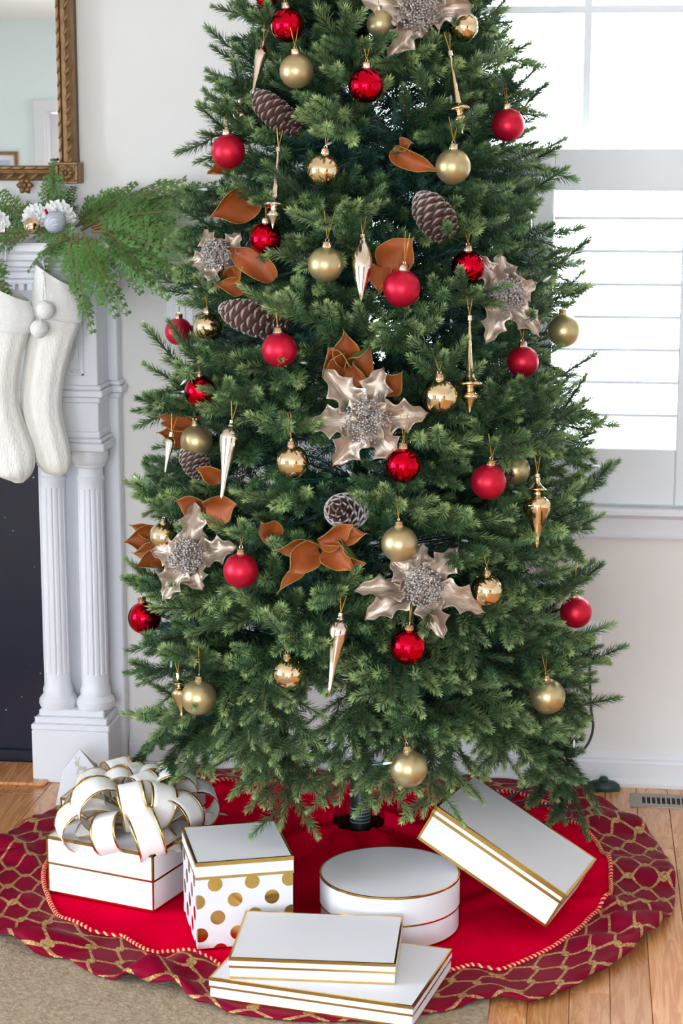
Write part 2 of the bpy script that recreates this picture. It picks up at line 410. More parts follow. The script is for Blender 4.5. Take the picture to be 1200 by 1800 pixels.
def wall_y(name, y0, y1, xa, xb, opens, mat, label):
    mb = MB(); xs = xa
    for (a, b, c, d) in sorted(opens):
        mb.box((xs, y0, 0), (a, y1, ZC)); mb.box((a, y0, 0), (b, y1, c)); mb.box((a, y0, d), (b, y1, ZC)); xs = b
    mb.box((xs, y0, 0), (xb, y1, ZC)); return struct(mb.build(name, mat), label)
wall_y('wall_back', 0, 0.14, XL - .14, XR + .14, [(WX0, WX1, WZ0, WZ1)], 'wall', 'pale greige wall behind the tree')
DOOR = (-3.735, -2.95, 0.0, 1.905)
wall_y('wall_rear', YR - 0.14, YR, XL - .14, XR + .14, REAR_WINDOWS + [DOOR], 'rear_wall', 'pale wall seen in the mirror')
mb = MB(); ys = YR
for (a, b, c, d) in sorted(LEFT_WINDOWS):
    mb.box((XL - .14, ys, 0), (XL, a, ZC)); mb.box((XL - .14, a, 0), (XL, b, c)); mb.box((XL - .14, a, d), (XL, b, ZC)); ys = b
mb.box((XL - .14, ys, 0), (XL, 0, ZC)); struct(mb.build('wall_left', 'rear_wall'))
mb = MB(); ys = YR
for (a, b, c, d) in ADDED_RIGHT_WINDOWS:
    mb.box((XR, ys, 0), (XR + .14, a, ZC)); mb.box((XR, a, 0), (XR + .14, b, c)); mb.box((XR, a, d), (XR + .14, b, ZC)); ys = b
mb.box((XR, ys, 0), (XR + .14, 0, ZC)); struct(mb.build('wall_right', 'rear_wall'))

def rear_window(name, loc, rotz, w, h):
    e = bpy.data.objects.new(name, None); COL.objects.link(e); e.location = loc; e.rotation_euler = (0, 0, rotz); e['kind'] = 'structure'; e['label'] = 'tall white framed window out of the picture'
    mb = MB()
    for a, b in (((-w / 2 - .09, -.02, -.09), (-w / 2, .03, h + .09)), ((w / 2, -.02, -.09), (w / 2 + .09, .03, h + .09)), ((-w / 2, -.02, h), (w / 2, .03, h + .09)), ((-w / 2, -.02, -.09), (w / 2, .06, 0))): mb.box(a, b)
    mb.build('casing', 'trim', e)
    mb = MB()
    for k in range(1, 3): mb.box((-w / 2 + k * w / 3 - .012, -.08, 0), (-w / 2 + k * w / 3 + .012, -.05, h))
    for k in range(1, 4): mb.box((-w / 2, -.08, k * h / 4 - (.03 if k == 2 else .012)), (w / 2, -.05, k * h / 4 + (.03 if k == 2 else .012)))
    mb.build('muntin_grid', 'trim', e)
    MB().box((-w / 2, -.071, 0), (w / 2, -.067, h)).build('pane', 'glass', e)
n = 2
for (a, b, c, d) in REAR_WINDOWS: rear_window('window_%d' % n, ((a + b) / 2, YR, c), 0, b - a, d - c); n += 1
for (a, b, c, d) in LEFT_WINDOWS: rear_window('window_%d' % n, (XL, (a + b) / 2, c), -PI / 2, b - a, d - c); n += 1

for (a, b, c, d) in ADDED_RIGHT_WINDOWS: rear_window('window_%d' % n, (XR, (a + b) / 2, c), PI / 2, b - a, d - c); n += 1
# doorway that shows in the mirror
e = struct(bpy.data.objects.new('door_1', None), 'white cased doorway seen in the mirror'); COL.objects.link(e)
mb = MB(); da, db, _, dh = DOOR
mb.box((da - .075, YR, 0), (da, YR + .02, dh)); mb.box((db, YR, 0), (db + .075, YR + .02, dh)); mb.box((da - .075, YR, dh), (db + .075, YR + .022, dh + .075))
mb.box((da, YR - .14, 0), (da + .012, YR, dh)); mb.box((db - .012, YR - .14, 0), (db, YR, dh)); mb.box((da + .012, YR - .14, dh - .012), (db - .012, YR, dh))
mb.build('casing', 'trim', e)
mb = MB(); bevelled_box(mb, (da + .013, YR - .13, 0.01), (db - .012, YR - .09, dh - .014), .002); mb.build('door_leaf', 'trim', e)
mb = MB(); mb.lathe([(.012, 0), (.012, .03), (.028, .045), (.028, .06), (.0, .075)], 16); o = mb.build('knob', 'foil', e, True); o.location = (da + .09, YR - .09, .98); o.rotation_euler = (-PI / 2, 0, 0)
# framed picture that shows in the mirror
p = thing('wall_picture', 'small framed blue picture reflected in the gilt mirror', 'picture', (-4.02, YR, 1.50))
mb = MB()
for a, b in (((-.15, 0, -.11), (-.125, .02, .13)), ((.062, 0, -.11), (.087, .02, .13)), ((-.125, 0, .105), (.062, .02, .13)), ((-.125, 0, -.11), (.062, .02, -.085))): mb.box(a, b)
mb.build('picture_frame', 'gold_frame', p)
MB().box((-.125, .001, -.085), (.062, .008, .105)).build('mat_board', 'plate', p)
MB().box((-.1, .008, -.06), (.03, .010, .07)).build('print', 'print_blue', p)

# ------------------------------------------------------------------ baseboard
bb = [(0, 0), (-.026, 0), (-.026, .010), (-.016, .022), (-.016, .064), (-.013, .070), (-.013, .076), (-.007, .084), (-.003, .090), (0, .090)]
struct(MB().profile(bb, -1.216, XR).build('baseboard_back', 'trim'), 'white moulded baseboard along the back wall')
struct(MB().box((-2.9, YR, 0), (XR, YR + .015, .1)).build('baseboard_rear', 'trim'))

# ------------------------------------------------------------------ window in view with its casing
W = bpy.data.objects.new('window_1', None); COL.objects.link(W); struct(W, 'bright window behind the right side of the tree')
mb = MB()
mb.box((WX0 - .085, -.018, WZ0), (WX0, 0, WZ1 + .085)); mb.box((WX1, -.018, WZ0), (WX1 + .085, 0, WZ1 + .085)); mb.box((WX0, -.018, WZ1), (WX1, 0, WZ1 + .085))
mb.build('casing', 'trim', W)
z_s1, z_s0 = wl(1000, 887).z, wl(1000, 900).z
MB().profile([(0, z_s0), (-.045, z_s0), (-.05, z_s0 + .004), (-.05, z_s1 - .006), (-.045, z_s1), (.14, z_s1), (.14, z_s0)], WX0 - .11, WX1 + .11).build('window_sill', 'trim', W)
z_a = wl(1000, 945).z
MB().profile([(0, z_a), (-.014, z_a), (-.018, z_a + .008), (-.014, z_a + .014), (-.014, z_s0 - .012), (-.024, z_s0), (0, z_s0)], WX0 - .085, WX1 + .085).build('apron', 'trim', W)
mb = MB()   # sash frame
for a, b in (((WX0, .06, WZ0), (WX0 + .03, .10, WZ1)), ((WX1 - .03, .06, WZ0), (WX1, .10, WZ1)), ((WX0 + .03, .06, WZ1 - .035), (WX1 - .03, .10, WZ1)), ((WX0 + .03, .06, WZ0), (WX1 - .03, .10, WZ0 + .03)), ((WX0 + .03, .065, 1.52), (WX1 - .03, .098, 1.56))): mb.box(a, b)
mb.build('sash', 'shutter', W)
zx = wl(1000, 17, .08).z; xm = wl(1033, 60, .08).x
for xx in (xm - .40, xm, xm + .40): MB().box((xx - .009, .072, 1.56), (xx + .009, .09, WZ1 - .035)).build('muntin', 'shutter', W)
MB().box((WX0 + .03, .0715, zx - .009), (WX1 - .03, .0905, zx + .009)).build('muntin', 'shutter', W)
MB().box((WX0 + .03, .079, WZ0 + .03), (WX1 - .03, .083, WZ1 - .035)).build('pane', 'glass', W)

# ------------------------------------------------------------------ plantation shutters
SH_TOP, SH_R0 = wl(1050, 262).z, wl(1050, 335).z
SH_B1, SH_B0 = wl(1000, 786).z, wl(1000, 884).z
LX0, LX1 = wl(970, 500).x, wl(1197, 500).x
x_joint = wl(932, 500).x
pwid = (LX1 - LX0) + 2 * (LX0 - x_joint)
lv_z = [wl(1080, yy).z for yy in (384, 442, 500, 557, 614, 671, 728)]
louv = MB(); nn = 10; prof = []
for k in range(nn):
    a = 2 * PI * k / nn; prof.append((0.036 * math.cos(a), 0.0078 * math.sin(a)))
louv.profile(prof, 0, 1); louver_me = louv.mesh('louver', 'shutter', True, 40)
for k, lab in enumerate(('white louvered shutter panel mostly hidden behind the tree', 'white louvered shutter panel beside the tree with open slats', 'white louvered shutter panel past the right edge of the picture')):
    xa = x_joint + (k - 1) * pwid + .001; xb = xa + pwid - .002
    if k == 0: xa = WX0 + .002
    s = thing('window_shutter', lab, 'shutter', (xa, 0, SH_B0), None, 'window shutters'); w = xb - xa; st = LX0 - x_joint
    H = SH_TOP - SH_B0
    for u0, u1 in ((0, st), (w - st, w)):
        m2 = MB(); bevelled_box(m2, (u0, -.012, 0), (u1, .016, H), .003); m2.build('stile', 'shutter', s)
    for v0, v1 in ((0, SH_B1 - SH_B0), (SH_R0 - SH_B0, H)):
        m2 = MB(); bevelled_box(m2, (st, -.010, v0), (w - st, .014, v1), .003); m2.build('rail', 'shutter', s)
    for zz in lv_z:
        o = link('louver', louver_me, s); o.location = (st + .002, .002, zz - SH_B0); o.scale = (w - 2 * st - .004, 1, 1); o.rotation_euler = (math.radians(-7), 0, 0)

# ------------------------------------------------------------------ wall plates, vent, foot switch
def plate(name, label, loc, w, h):
    t = thing(name, label, 'wall plate', loc); m2 = MB(); bevelled_box(m2, (-w / 2, -.006, -h / 2), (w / 2, 0, h / 2), .003); m2.build('cover_plate', 'plate', t); return t
p0 = wl(316, 546); t = plate('light_switch', 'white light switch plate on the wall left of the tree', p0, .075, .12)
mb = MB(); bevelled_box(mb, (-.017, -.011, -.034), (.017, -.006, .034), .002); mb.build('rocker', 'plate', t)
p0 = wl(1036, 1122); OUT = p0; t = plate('wall_outlet', 'white wall outlet behind the lower right branches', p0, .062, .1)
mb = MB(); bevelled_box(mb, (-.018, -.009, -.036), (.018, -.006, .036), .001); mb.build('receptacle', 'plate', t)
va, vb = fl(1106, 1396), fl(1112, 1419)
V = thing('floor_vent', 'pewter metal floor register vent in the oak floor', 'floor vent', (va.x, vb.y, 0)); vl, vd = .34, va.y - vb.y
mb = MB(); fr = .024
for a, b in (((0, 0, 0), (vl, fr, .004)), ((0, vd - fr, 0), (vl, vd, .004)), ((0, fr, 0), (fr * 1.2, vd - fr, .004)), ((vl - fr * 1.2, fr, 0), (vl, vd - fr, .004))): mb.box(a, b)
mb.build('vent_frame', 'vent', V)
MB().box((fr, fr * .9, .0002), (vl - fr, vd - fr * .9, .0008)).build('shade_sheet', 'vent_shade', V)  # flat dark sheet in place of the shaded depth under the slats
ns = 22; slm = MB().box((0, 0, 0), (.0045, vd - 2 * fr, .0032)).mesh('slat', 'vent')
for k in range(ns + 1):
    o = link('slat', slm, V); o.location = (fr * 1.2 + k * (vl - fr * 2.4) / ns - .002, fr, .0006)
q = fl(1060, 1388); FS = thing('foot_switch', 'dark green foot pedal switch on the floor by the baseboard', 'foot switch', (q.x, q.y, 0))
mb = MB(); P = []
for i in range(24):
    a = 2 * PI * i / 24; ex = math.copysign(abs(math.cos(a)) ** 0.8, math.cos(a))
    for j, (rr, zz) in enumerate(((1, 0), (1.0, .008), (.92, .016), (.7, .023), (.35, .027), (.01, .028))): P.append((.045 * ex * rr, .022 * math.sin(a) * rr, zz))
mb.grid(P, 24, 6, closed_u=True); mb.build('pedal_body', 'cord_dark', FS, True)
MB().lathe([(.0001, .038), (.009, .036), (.013, .03), (.013, .022)][::-1], 16).build('button', 'cord_dark', FS, True)

# ================================================================== RUG
e = fl(857, 1790)
mb = MB(); nx, ny = 150, 120; P = []
for i in range(nx):
    for j in range(ny):
        xx = e.x - 3.9 * (1 - (i / (nx - 1)) ** .45); yy = -7.2 + (7.2 - 1.02) * (j / (ny - 1)) ** .4  # unseen rear part of the rug enlarged to add neutral bounce light
        P.append((xx, yy, .008 + .0012 * math.sin(xx * 310) * math.sin(yy * 290) + .001 * random.random()))
mb.grid(P, nx, ny)
mb.box((e.x - 3.9, -7.2, .0005), (e.x, -1.02, .0065))
tag(mb.build('area_rug', 'rug', None, True), 'beige flecked woven rug under the front of the tree skirt', 'rug')

# ================================================================== FIREPLACE MANTEL
def z_at(y, Y): return wl(150, y, Y).z
MT = thing('fireplace_mantel', 'white painted fireplace mantel with paired fluted columns', 'mantel', (-2.0, 0, 0))
MX = -2.0
XR_ = -1.218 - MX                                  # right outer edge, local
def sym(build):                                    # right and left pilaster groups
    for s in (1, -1): build(s)
def mbox(mb, s, x0, x1, y0, y1, z0, z1, ch=.002):
    a, b = sorted((s * x0, s * x1)); bevelled_box(mb, (a, y0, z0), (b, y1, z1), ch)
PX0 = -1.443 - MX; PX1 = -1.234 - MX               # pilaster, inner and outer side
zp = z_at(1287, -.178); zb = z_at(1251, -.165)
zc0, zc1 = z_at(838, -.11), z_at(788, -.11)
def stepped(mb, s, x0, x1, yf, steps):
    """moulding: steps of (z0,z1,out)"""
    for z0, z1, o in steps: mbox(mb, s, x0 - o, x1 + o, yf - o, -.002, z0, z1, .003)
def build_side(s):
    mb = MB(); mbox(mb, s, PX0, XR_, -.045, 0, .0, 1.40, .003); mb.build('back_panel', 'trim', MT)
    mb = MB(); mbox(mb, s, PX0, PX1 + .002, -.178, -.0, 0, zp); mb.build('plinth', 'trim', MT)
    mb = MB(); stepped(mb, s, PX0 + .008, PX1 - .006, -.165, [(zp, zp + .016, .010), (zp + .016, zp + .034, .002), (zp + .034, zb, -.008)]); mb.build('plinth_moulding', 'trim', MT)
    for cx in (-1.385 - MX, -1.282 - MX):
        c = (s * cx, -.11, 0); r = .0345
        def fl_(a, z):
            if z0f < z < z1f: return 1 - .10 * max(0, math.cos(14 * a)) ** 1.5
            return 1.0
        z0f, z1f = zb + .095, zc0 - .03
        prof = [(.049, zb), (.052, zb + .008), (.051, zb + .02), (.044, zb + .03), (.040, zb + .034), (.041, zb + .046), (.0385, zb + .054), (.036, zb + .06), (.0365, zb + .085), (.0362, zb + .094),
                (.0362, zb + .097), (.0362, zb + .12), (.0352, (z0f + z1f) / 2), (.0342, z1f - .02), (.034, z1f - .001), (.034, z1f + .003), (.034, zc0 - .012), (.037, zc0 - .006), (.037, zc0), (.0335, zc0 + .005), (.0335, zc0 + .026),
                (.039, zc0 + .03), (.040, zc0 + .036), (.044, zc0 + .04), (.048, zc0 + .05), (.047, zc1 - .004), (.044, zc1)]
        MB().lathe(prof, 112, c=c, flute=fl_).build('fluted_column', 'trim', MT, auto=28)
    z785, z760, z705, z680 = zc1, z_at(762, -.17), z_at(707, -.17), z_at(682, -.17)
    mb = MB(); stepped(mb, s, PX0 + .006, PX1 - .010, -.158, [(z785, z785 + .022, .016), (z785 + .022, z785 + .034, .009), (z785 + .034, z760 + .004, .004)]); mb.build('capital_block', 'trim', MT)
    mb = MB(); mbox(mb, s, PX0 + .006, PX1 - .010, -.158, 0, z760, 1.36); mb.build('frieze_block', 'trim', MT)
    mb = MB(); stepped(mb, s, PX0 + .006, PX1 - .010, -.158, [(z705 - .004, z705 + .012, .005), (z705 + .012, z705 + .030, .015), (z705 + .03, z680 + .006, .009)]); mb.build('frieze_moulding', 'trim', MT)
    mb = MB(); stepped(mb, s, PX0 + .02, XR_ - .002, -.045, [(z705 - .004, z705 + .012, .006), (z705 + .012, z705 + .030, .017), (z705 + .03, z680 + .006, .010)]); mb.build('return_moulding', 'trim', MT)
    # panel moulding on the frieze block
    mb = MB(); xa, xb, za, zz = PX0 + .03, PX1 - .045, z680 + .03, 1.31
    for (a0, a1, b0, b1) in ((xa, xb, za, za + .008), (xa, xb, zz - .008, zz), (xa, xa + .008, za, zz), (xb - .008, xb, za, zz)): mbox(mb, s, a0, a1, -.164, -.157, b0, b1, .002)
    for (a0, a1, b0, b1) in ((xa + .013, xb - .013, za + .013, za + .016), (xb - .016, xb - .013, za + .013, zz - .013)): mbox(mb, s, a0, a1, -.161, -.157, b0, b1, .001)
    mb.build('panel_moulding', 'trim', MT)
sym(build_side)
# carved urn relief on the right frieze panel
mb = MB(); mb.lathe([(.012, 0), (.014, .006), (.006, .014), (.005, .03), (.016, .05), (.022, .075), (.020, .10), (.012, .112), (.016, .12), (.0, .125)], 16); o = mb.build('carved_urn', 'trim', MT, True); o.location = (-1.322 - MX, -.158, 1.10); o.scale = (1, .35, 1)
zt = wl(100, 427, -.24).z
mb = MB(); bevelled_box(mb, (-(XR_ + .07), -.262, zt - .026), (XR_ + .07, 0, zt), .006); mb.build('shelf', 'trim', MT)
mb = MB()
for z0, z1, o in ((zt - .045, zt - .026, .055), (zt - .062, zt - .045, .042), (zt - .074, zt - .062, .03), (zt - .094, zt - .074, .016), (zt - .108, zt - .094, .008)):
    bevelled_box(mb, (-(XR_ + o), -.178 - o * 1.25, z0), (XR_ + o, 0, z1), .003)
mb.build('crown_moulding', 'trim', MT)
mb = MB(); bevelled_box(mb, (-PX0 - .004, -.12, zc1 + .02), (PX0 + .004, -.02, zt - .10), .002); mb.build('frieze_board', 'trim', MT)
dm = MB(); bevelled_box(dm, (-.008, -.012, 0), (.008, 0, .018), .002); dme = dm.mesh('dentil', 'trim')
for k in range(68):
    o = link('dentil', dme, MT); o.location = (-(XR_) + .004 + k * (2 * XR_ - .008) / 67, -.176, zt - .125)
tag(MB().box((-2.57, -.035, 0), (-1.43, -.006, zc1 + .03)).build('marble_surround', 'marble'), 'glossy black flecked marble surround inside the mantel', 'fireplace surround')
mb = MB(); mb.box((-2.57, -.05, .03), (-1.443, -.036, .045)); 
o = mb.build('ledge', 'marble', bpy.data.objects['marble_surround'])
mb = MB(); bevelled_box(mb, (-2.57, -.215, .0), (-1.40, -.04, .009), .003)
tag(mb.build('hearth_border', 'oak'), 'oak border board on the floor before the fireplace', 'floor trim')

# ================================================================== MIRROR
YM = -.05
ma = wl(98, 286, YM); mo = wl(129.5, 200, YM)
mir_x1, mir_z0 = wl(99, 200, YM).x, wl(60, 291, YM).z
fx1, fz0 = mo.x, wl(60, 318, YM).z
mxc = -2.0; half_out = fx1 - mxc; half_in = mir_x1 - mxc; mtop = 2.28
MR = thing('gilt_mirror', 'antique carved gilt framed mirror above the mantel', 'mirror', (mxc, 0, fz0))
MB().box((-half_in - .01, -.032, mir_z0 - fz0 - .01), (half_in + .01, -.026, mtop - fz0)).build('mirror_glass', 'mirror', MR)
MB().box((-half_out, -.024, 0), (half_out, -.002, mtop - fz0 + .04)).build('back_board', 'gold_dark', MR)
fw = half_out - half_in
def frame_prof(w): # u across (0 inner .. w outer), depth
    return [(0, .022), (0, .036), (w * .10, .044), (w * .22, .044), (w * .28, .036), (w * .5, .034), (w * .62, .046), (w * .8, .056), (w * .95, .05), (w, .036), (w, .022)]
for s in (1, -1):
    pr = frame_prof(fw); vs = []; z0, z1 = .0, mtop - fz0 + .04
    for z in (z0, z1): vs += [(s * (half_in + u), -d, z) for u, d in pr]
    n = len(pr); mb = MB(); mb.add(vs, [((i, i + 1, n + i + 1, n + i) if s > 0 else (i + 1, i, n + i, n + i + 1)) for i in range(n - 1)]); mb.build('frame_side', 'gold_frame', MR, auto=35)
for zi, so, nm in ((mir_z0 - fz0, -1, 'frame_bottom'), (mtop - fz0, 1, 'frame_top')):
    hb = mir_z0 - fz0; pr = frame_prof(hb); vs = []
    for xx in (-half_in, half_in): vs += [(xx, -d, zi + so * u) for u, d in pr]
    n = len(pr); mb = MB(); mb.add(vs, [(i, i + 1, n + i + 1, n + i) for i in range(n - 1)]); mb.build(nm, 'gold_frame', MR, auto=35)
# carved gadroons along the frame
gd = MB(); P = []
for i in range(9):
    t = i / 8
    for j in range(7):
        a = PI * j / 6; wv = .0055 * math.sin(PI * t) ** .5 + .0004
        P.append(((t - .5) * .030 + .006 * math.sin(a * 1) * 0, math.cos(a) * wv, math.sin(a) * wv * 1.1))
gd.grid(P, 9, 7); gme = gd.mesh('gadroon', 'gold_frame', True)
k = 0; z = .05
while z < mtop - fz0:
    if not (.50 < z < .60):
        for s in (1, -1):
            o = link('gadroon', gme, MR); o.matrix_local = Matrix.Translation((s * (half_in + fw * .74), -.052, z)) @ Matrix.Rotation(PI / 2, 4, 'X') @ Matrix.Rotation(s * math.radians(58), 4, 'Z')
    for s in (1, -1):
        o = link('gadroon', gme, MR); o.matrix_local = Matrix.Translation((s * (half_in + fw * .14), -.043, z)) @ Matrix.Rotation(PI / 2, 4, 'X') @ Matrix.Rotation(s * math.radians(70), 4, 'Z') @ Matrix.Diagonal((.7, .6, .7, 1))
    z += .033
xx = -half_in + .02
while xx < half_in - .02:
    o = link('gadroon', gme, MR); o.matrix_local = Matrix.Translation((xx, -.050, (mir_z0 - fz0) * .28)) @ Matrix.Rotation(PI / 2, 4, 'X') @ Matrix.Rotation(math.radians(35), 4, 'Z')
    o = link('gadroon', gme, MR); o.matrix_local = Matrix.Translation((xx, -.043, (mir_z0 - fz0) * .87)) @ Matrix.Rotation(PI / 2, 4, 'X') @ Matrix.Rotation(math.radians(20), 4, 'Z') @ Matrix.Diagonal((.7, .6, .7, 1))
    xx += .033
def rosette(parent, loc, r, npet=8, nm='rosette'):
    mb = MB()
    for k in range(npet):
        a = 2 * PI * k / npet; P = []
        for i in range(6):
            t = i / 5; w_ = r * .36 * math.sin(PI * min(1, t * .85 + .12)) 
            for j in range(5):
                s_ = j / 2 - 1; uu = r * (.15 + .85 * t); vv = s_ * w_
                P.append((uu * math.cos(a) - vv * math.sin(a), -(.008 + .010 * math.sin(PI * t) * (1 - .7 * s_ * s_)), uu * math.sin(a) + vv * math.cos(a)))
        mb.grid(P, 6, 5)
    mb.lathe([(r * .26, 0), (r * .24, r * .2), (r * .12, r * .34), (0.0001, r * .36)], 12)
    for q in range(len(mb.v) - 48, len(mb.v)):
        x_, y_, z_ = mb.v[q]; mb.v[q] = (x_, -.010 - z_, y_)
    o = mb.build(nm, 'gold_frame', parent, True); o.location = loc; return o
ca = wl(98, 285, -.06); cb = wl(138, 323, -.06)
for s in (1, -1):
    cx0, cx1 = ca.x - mxc, cb.x - mxc; za, zb_ = cb.z - fz0, ca.z - fz0
    mb = MB(); a, b = sorted((s * cx0, s * cx1)); bevelled_box(mb, (a, -.060, za), (b, -.003, zb_), .003); o = mb.build('corner_block', 'gold_frame', MR)
    mb = MB(); w_ = cx1 - cx0
    for u0, u1, v0, v1 in ((0, 1, 0, .14), (0, 1, .86, 1), (0, .14, .14, .86), (.86, 1, .14, .86)):
        xa, xb = sorted((s * (cx0 + u0 * w_), s * (cx0 + u1 * w_))); bevelled_box(mb, (xa, -.067, za + v0 * (zb_ - za)), (xb, -.060, za + v1 * (zb_ - za)), .002)
    mb.build('block_rim', 'gold_frame', o)
    rosette(o, (s * (cx0 + w_ / 2), -.060, (za + zb_) / 2), w_ * .36)
    # carved acanthus on the side
    for kk in range(5):
        for sd in (-1, 1):
            q = link('acanthus_leaf', gme, MR); q.matrix_local = Matrix.Translation((s * (half_in + fw * (.45 + .16 * sd)), -.05, .50 + kk * .022)) @ Matrix.Rotation(PI / 2, 4, 'X') @ Matrix.Rotation(math.radians(90 + sd * 38), 4, 'Z') @ Matrix.Diagonal((1.1, 1.3, 1.3, 1))
rp = wl(43, 326, -.05); rosette(MR, (rp.x - mxc, -.036, rp.z - fz0), .024, 6)
rosette(MR, (-(rp.x - mxc), -.036, rp.z - fz0), .024, 6)

# ================================================================== STOCKINGS
def stocking(label, rings, yb, depth, cuff_to, pom=None, loop_px=None):
    top = wl(rings[0][0], rings[0][1], yb)
    S = thing('christmas_stocking', label, 'stocking', top, None, 'stockings on the mantel')
    rs = []
    for i, (px, py, hw, tilt) in enumerate(rings):
        c = wl(px, py, yb) - top; w = abs(wl(px + hw, py, yb).x - wl(px - hw, py, yb).x) / 2
        rs.append((c, w, tilt))
    # resample smoothly
    cs = catmull([r[0] for r in rs], 6); ws = catmull([(r[1], r[2], 0) for r in rs], 6)
    n = 40
    def surf(i0, i1, grow, dscale, nm, mat, amp):
        P = []; rows = list(range(i0, i1 + 1))
        for ii in rows:
            c = cs[ii]; w, tl = ws[ii].x + grow, ws[ii].y; d = min(depth, w * .8) * dscale + grow
            for k in range(n):
                a = 2 * PI * k / n; xx = w * math.cos(a); yy = d * math.sin(a)
                rib = 1 + amp * math.sin(k * PI * 10 / n * 2) * (1 if math.sin(a) < 0 else .3) * (1 + .4 * math.sin(ii * 1.7 + k))
                P.append((c.x + xx * rib * math.cos(tl), c.y + yy * rib, c.z - xx * math.sin(tl) * 1.0))
        mb = MB(); nr = len(rows)
        fs = [(i * n + k, (i + 1) * n + k, (i + 1) * n + (k + 1) % n, i * n + (k + 1) % n) for i in range(nr - 1) for k in range(n)]
        fs.append(tuple((nr - 1) * n + k for k in range(n)))
        mb.add(P, fs); return mb.build(nm, mat, S, True)
    ic = cuff_to * 6
    surf(max(ic - 4, 0), len(cs) - 1, 0, 1, 'knit_leg', 'stocking', .035)
    surf(0, ic, .006, 1.05, 'fleece_cuff', 'fluff', .012)
    if loop_px:
        a = wl(loop_px[0], loop_px[1], -.262) - top; b = wl(loop_px[2], loop_px[3], yb) - top
        MB().tube(catmull([a + Vector((-.004, 0, 0)), (a + b) / 2 + Vector((-.006, -.004, 0)), b, (a + b) / 2 + Vector((.006, -.004, 0)), a + Vector((.004, 0, 0))], 5), .003, 6).build('hanging_loop', 'fluff', S, True)
    if pom:
        kn = wl(pom[0][0], pom[0][1], yb - depth - .012) - top
        for (px, py, r) in pom[1:]:
            c = wl(px, py, yb - depth - .032) - top; mb = MB(); P = []
            for i in range(17):
                for k in range(28):
                    th = PI * i / 16; a = 2 * PI * k / 28; rr = r * (1 + random.uniform(-.05, .05)); P.append((c.x + rr * math.sin(th) * math.cos(a), c.y + rr * math.sin(th) * math.sin(a), c.z + rr * math.cos(th)))
            fs = [(i * 28 + k, (i + 1) * 28 + k, (i + 1) * 28 + (k + 1) % 28, i * 28 + (k + 1) % 28) for i in range(16) for k in range(28)]
            mb.add(P, fs); pm = mb.build('pompom', 'fluff', S, True)
            MB().tube(catmull([kn, (kn + c) / 2 + Vector((.004, -.004, 0)), c], 6), .003, 6).build('pompom_cord', 'fluff', pm, True)
    return S
stocking('cream knitted stocking with two pompoms hanging nearer the tree',
         [(97, 482, 36, .55), (101, 520, 40, .35), (97, 560, 43, .18), (87, 605, 39, .05), (76, 665, 36, 0), (73, 720, 35, 0), (82, 770, 36, -.05), (94, 806, 31, -.1), (100, 828, 21, -.1), (102, 837, 5, 0)],
         -.262, .035, 2, ((76, 478), (80, 545, .0235), (69, 578, .0225)), (80, 447, 80, 474))
stocking('cream knitted stocking cut by the left edge of the picture',
         [(2, 505, 48, .45), (8, 540, 50, .25), (4, 580, 46, .1), (-4, 640, 40, 0), (-6, 700, 38, 0), (2, 750, 42, -.05), (16, 795, 44, -.1), (27, 830, 32, -.15), (33, 848, 8, 0)],
         -.30, .04, 2, None, (8, 440, 2, 500))

# ================================================================== CEDAR GARLAND ON THE MANTEL
def cedar_frond(seed, L=1.0, droop=.25):
    """flat feathery spray: stem, side branches, comb of scale leaves on each"""
    r = random.Random(seed); mb = MB(); stem = []
    nst = 13
    for i in range(nst + 1):
        t = i / nst; stem.append(Vector((t * L, .03 * L * math.sin(t * 4 + seed), -droop * L * t * t)))
    mb.tube(stem, [.0034 * (1 - .8 * i / nst) + .0006 for i in range(nst + 1)], 4, 1)
    def leaflet(p, d, n, l, w):
        s = d.cross(n).normalized() * w
        mb.add([p, p + d * l * .45 + s, p + d * l, p + d * l * .45 - s], [(0, 1, 2, 3)], 0)
    def comb(p, d, bl, nrm, depth):
        m = max(4, int(bl / .0085)); pts = [p + d * bl * k / m + nrm * (-.10 * bl * (k / m) ** 2) for k in range(m + 1)]
        for k in range(m):
            a, b = pts[k], pts[k + 1]; dd = (b - a).normalized(); leaflet(a, dd, nrm, (b - a).length * 1.5, .0019)
            if k == 0: continue
            for s2 in (-1, 1):
                sd2 = dd.cross(nrm).normalized() * s2; d2 = (dd * .85 + sd2 * .55 + nrm * r.uniform(-.12, .2)).normalized()
                if depth and k % 3 == 1 and k < m - 2: comb(a, d2, bl * .38 * (1 - .5 * k / m), nrm, 0)
                else: leaflet(a, d2, nrm, .0145 * (1 - .45 * k / m) * r.uniform(.75, 1.2), .0019)
    for i in range(1, nst + 1):
        for sd in (-1, 1):
            t = i / nst; bl = L * (.30 * (1 - t) ** .8 * min(1, t * 5) + .055) * r.uniform(.75, 1.15)
            ax = (stem[min(i + 1, nst)] - stem[i - 1]).normalized(); tw = r.uniform(-.35, .35)
            nrm = Vector((0, math.sin(tw), math.cos(tw))); d = (ax * .80 + Vector((0, sd, 0)) * .56 + Vector((0, 0, r.uniform(-.20, .14)))).normalized()
            comb(stem[i], d, bl, (nrm - d * nrm.dot(d)).normalized(), 1)
    return mb.mesh('frond', ['cedar', 'cedar_stem'])
FR = [cedar_frond(k, .30, (.12, .32, .5, .2)[k]) for k in range(4)]
G = thing('cedar_garland', 'fresh green cedar garland spilling over the end of the mantel shelf', 'garland', wl(130, 425, -.14))
gorg = Vector(G.location)
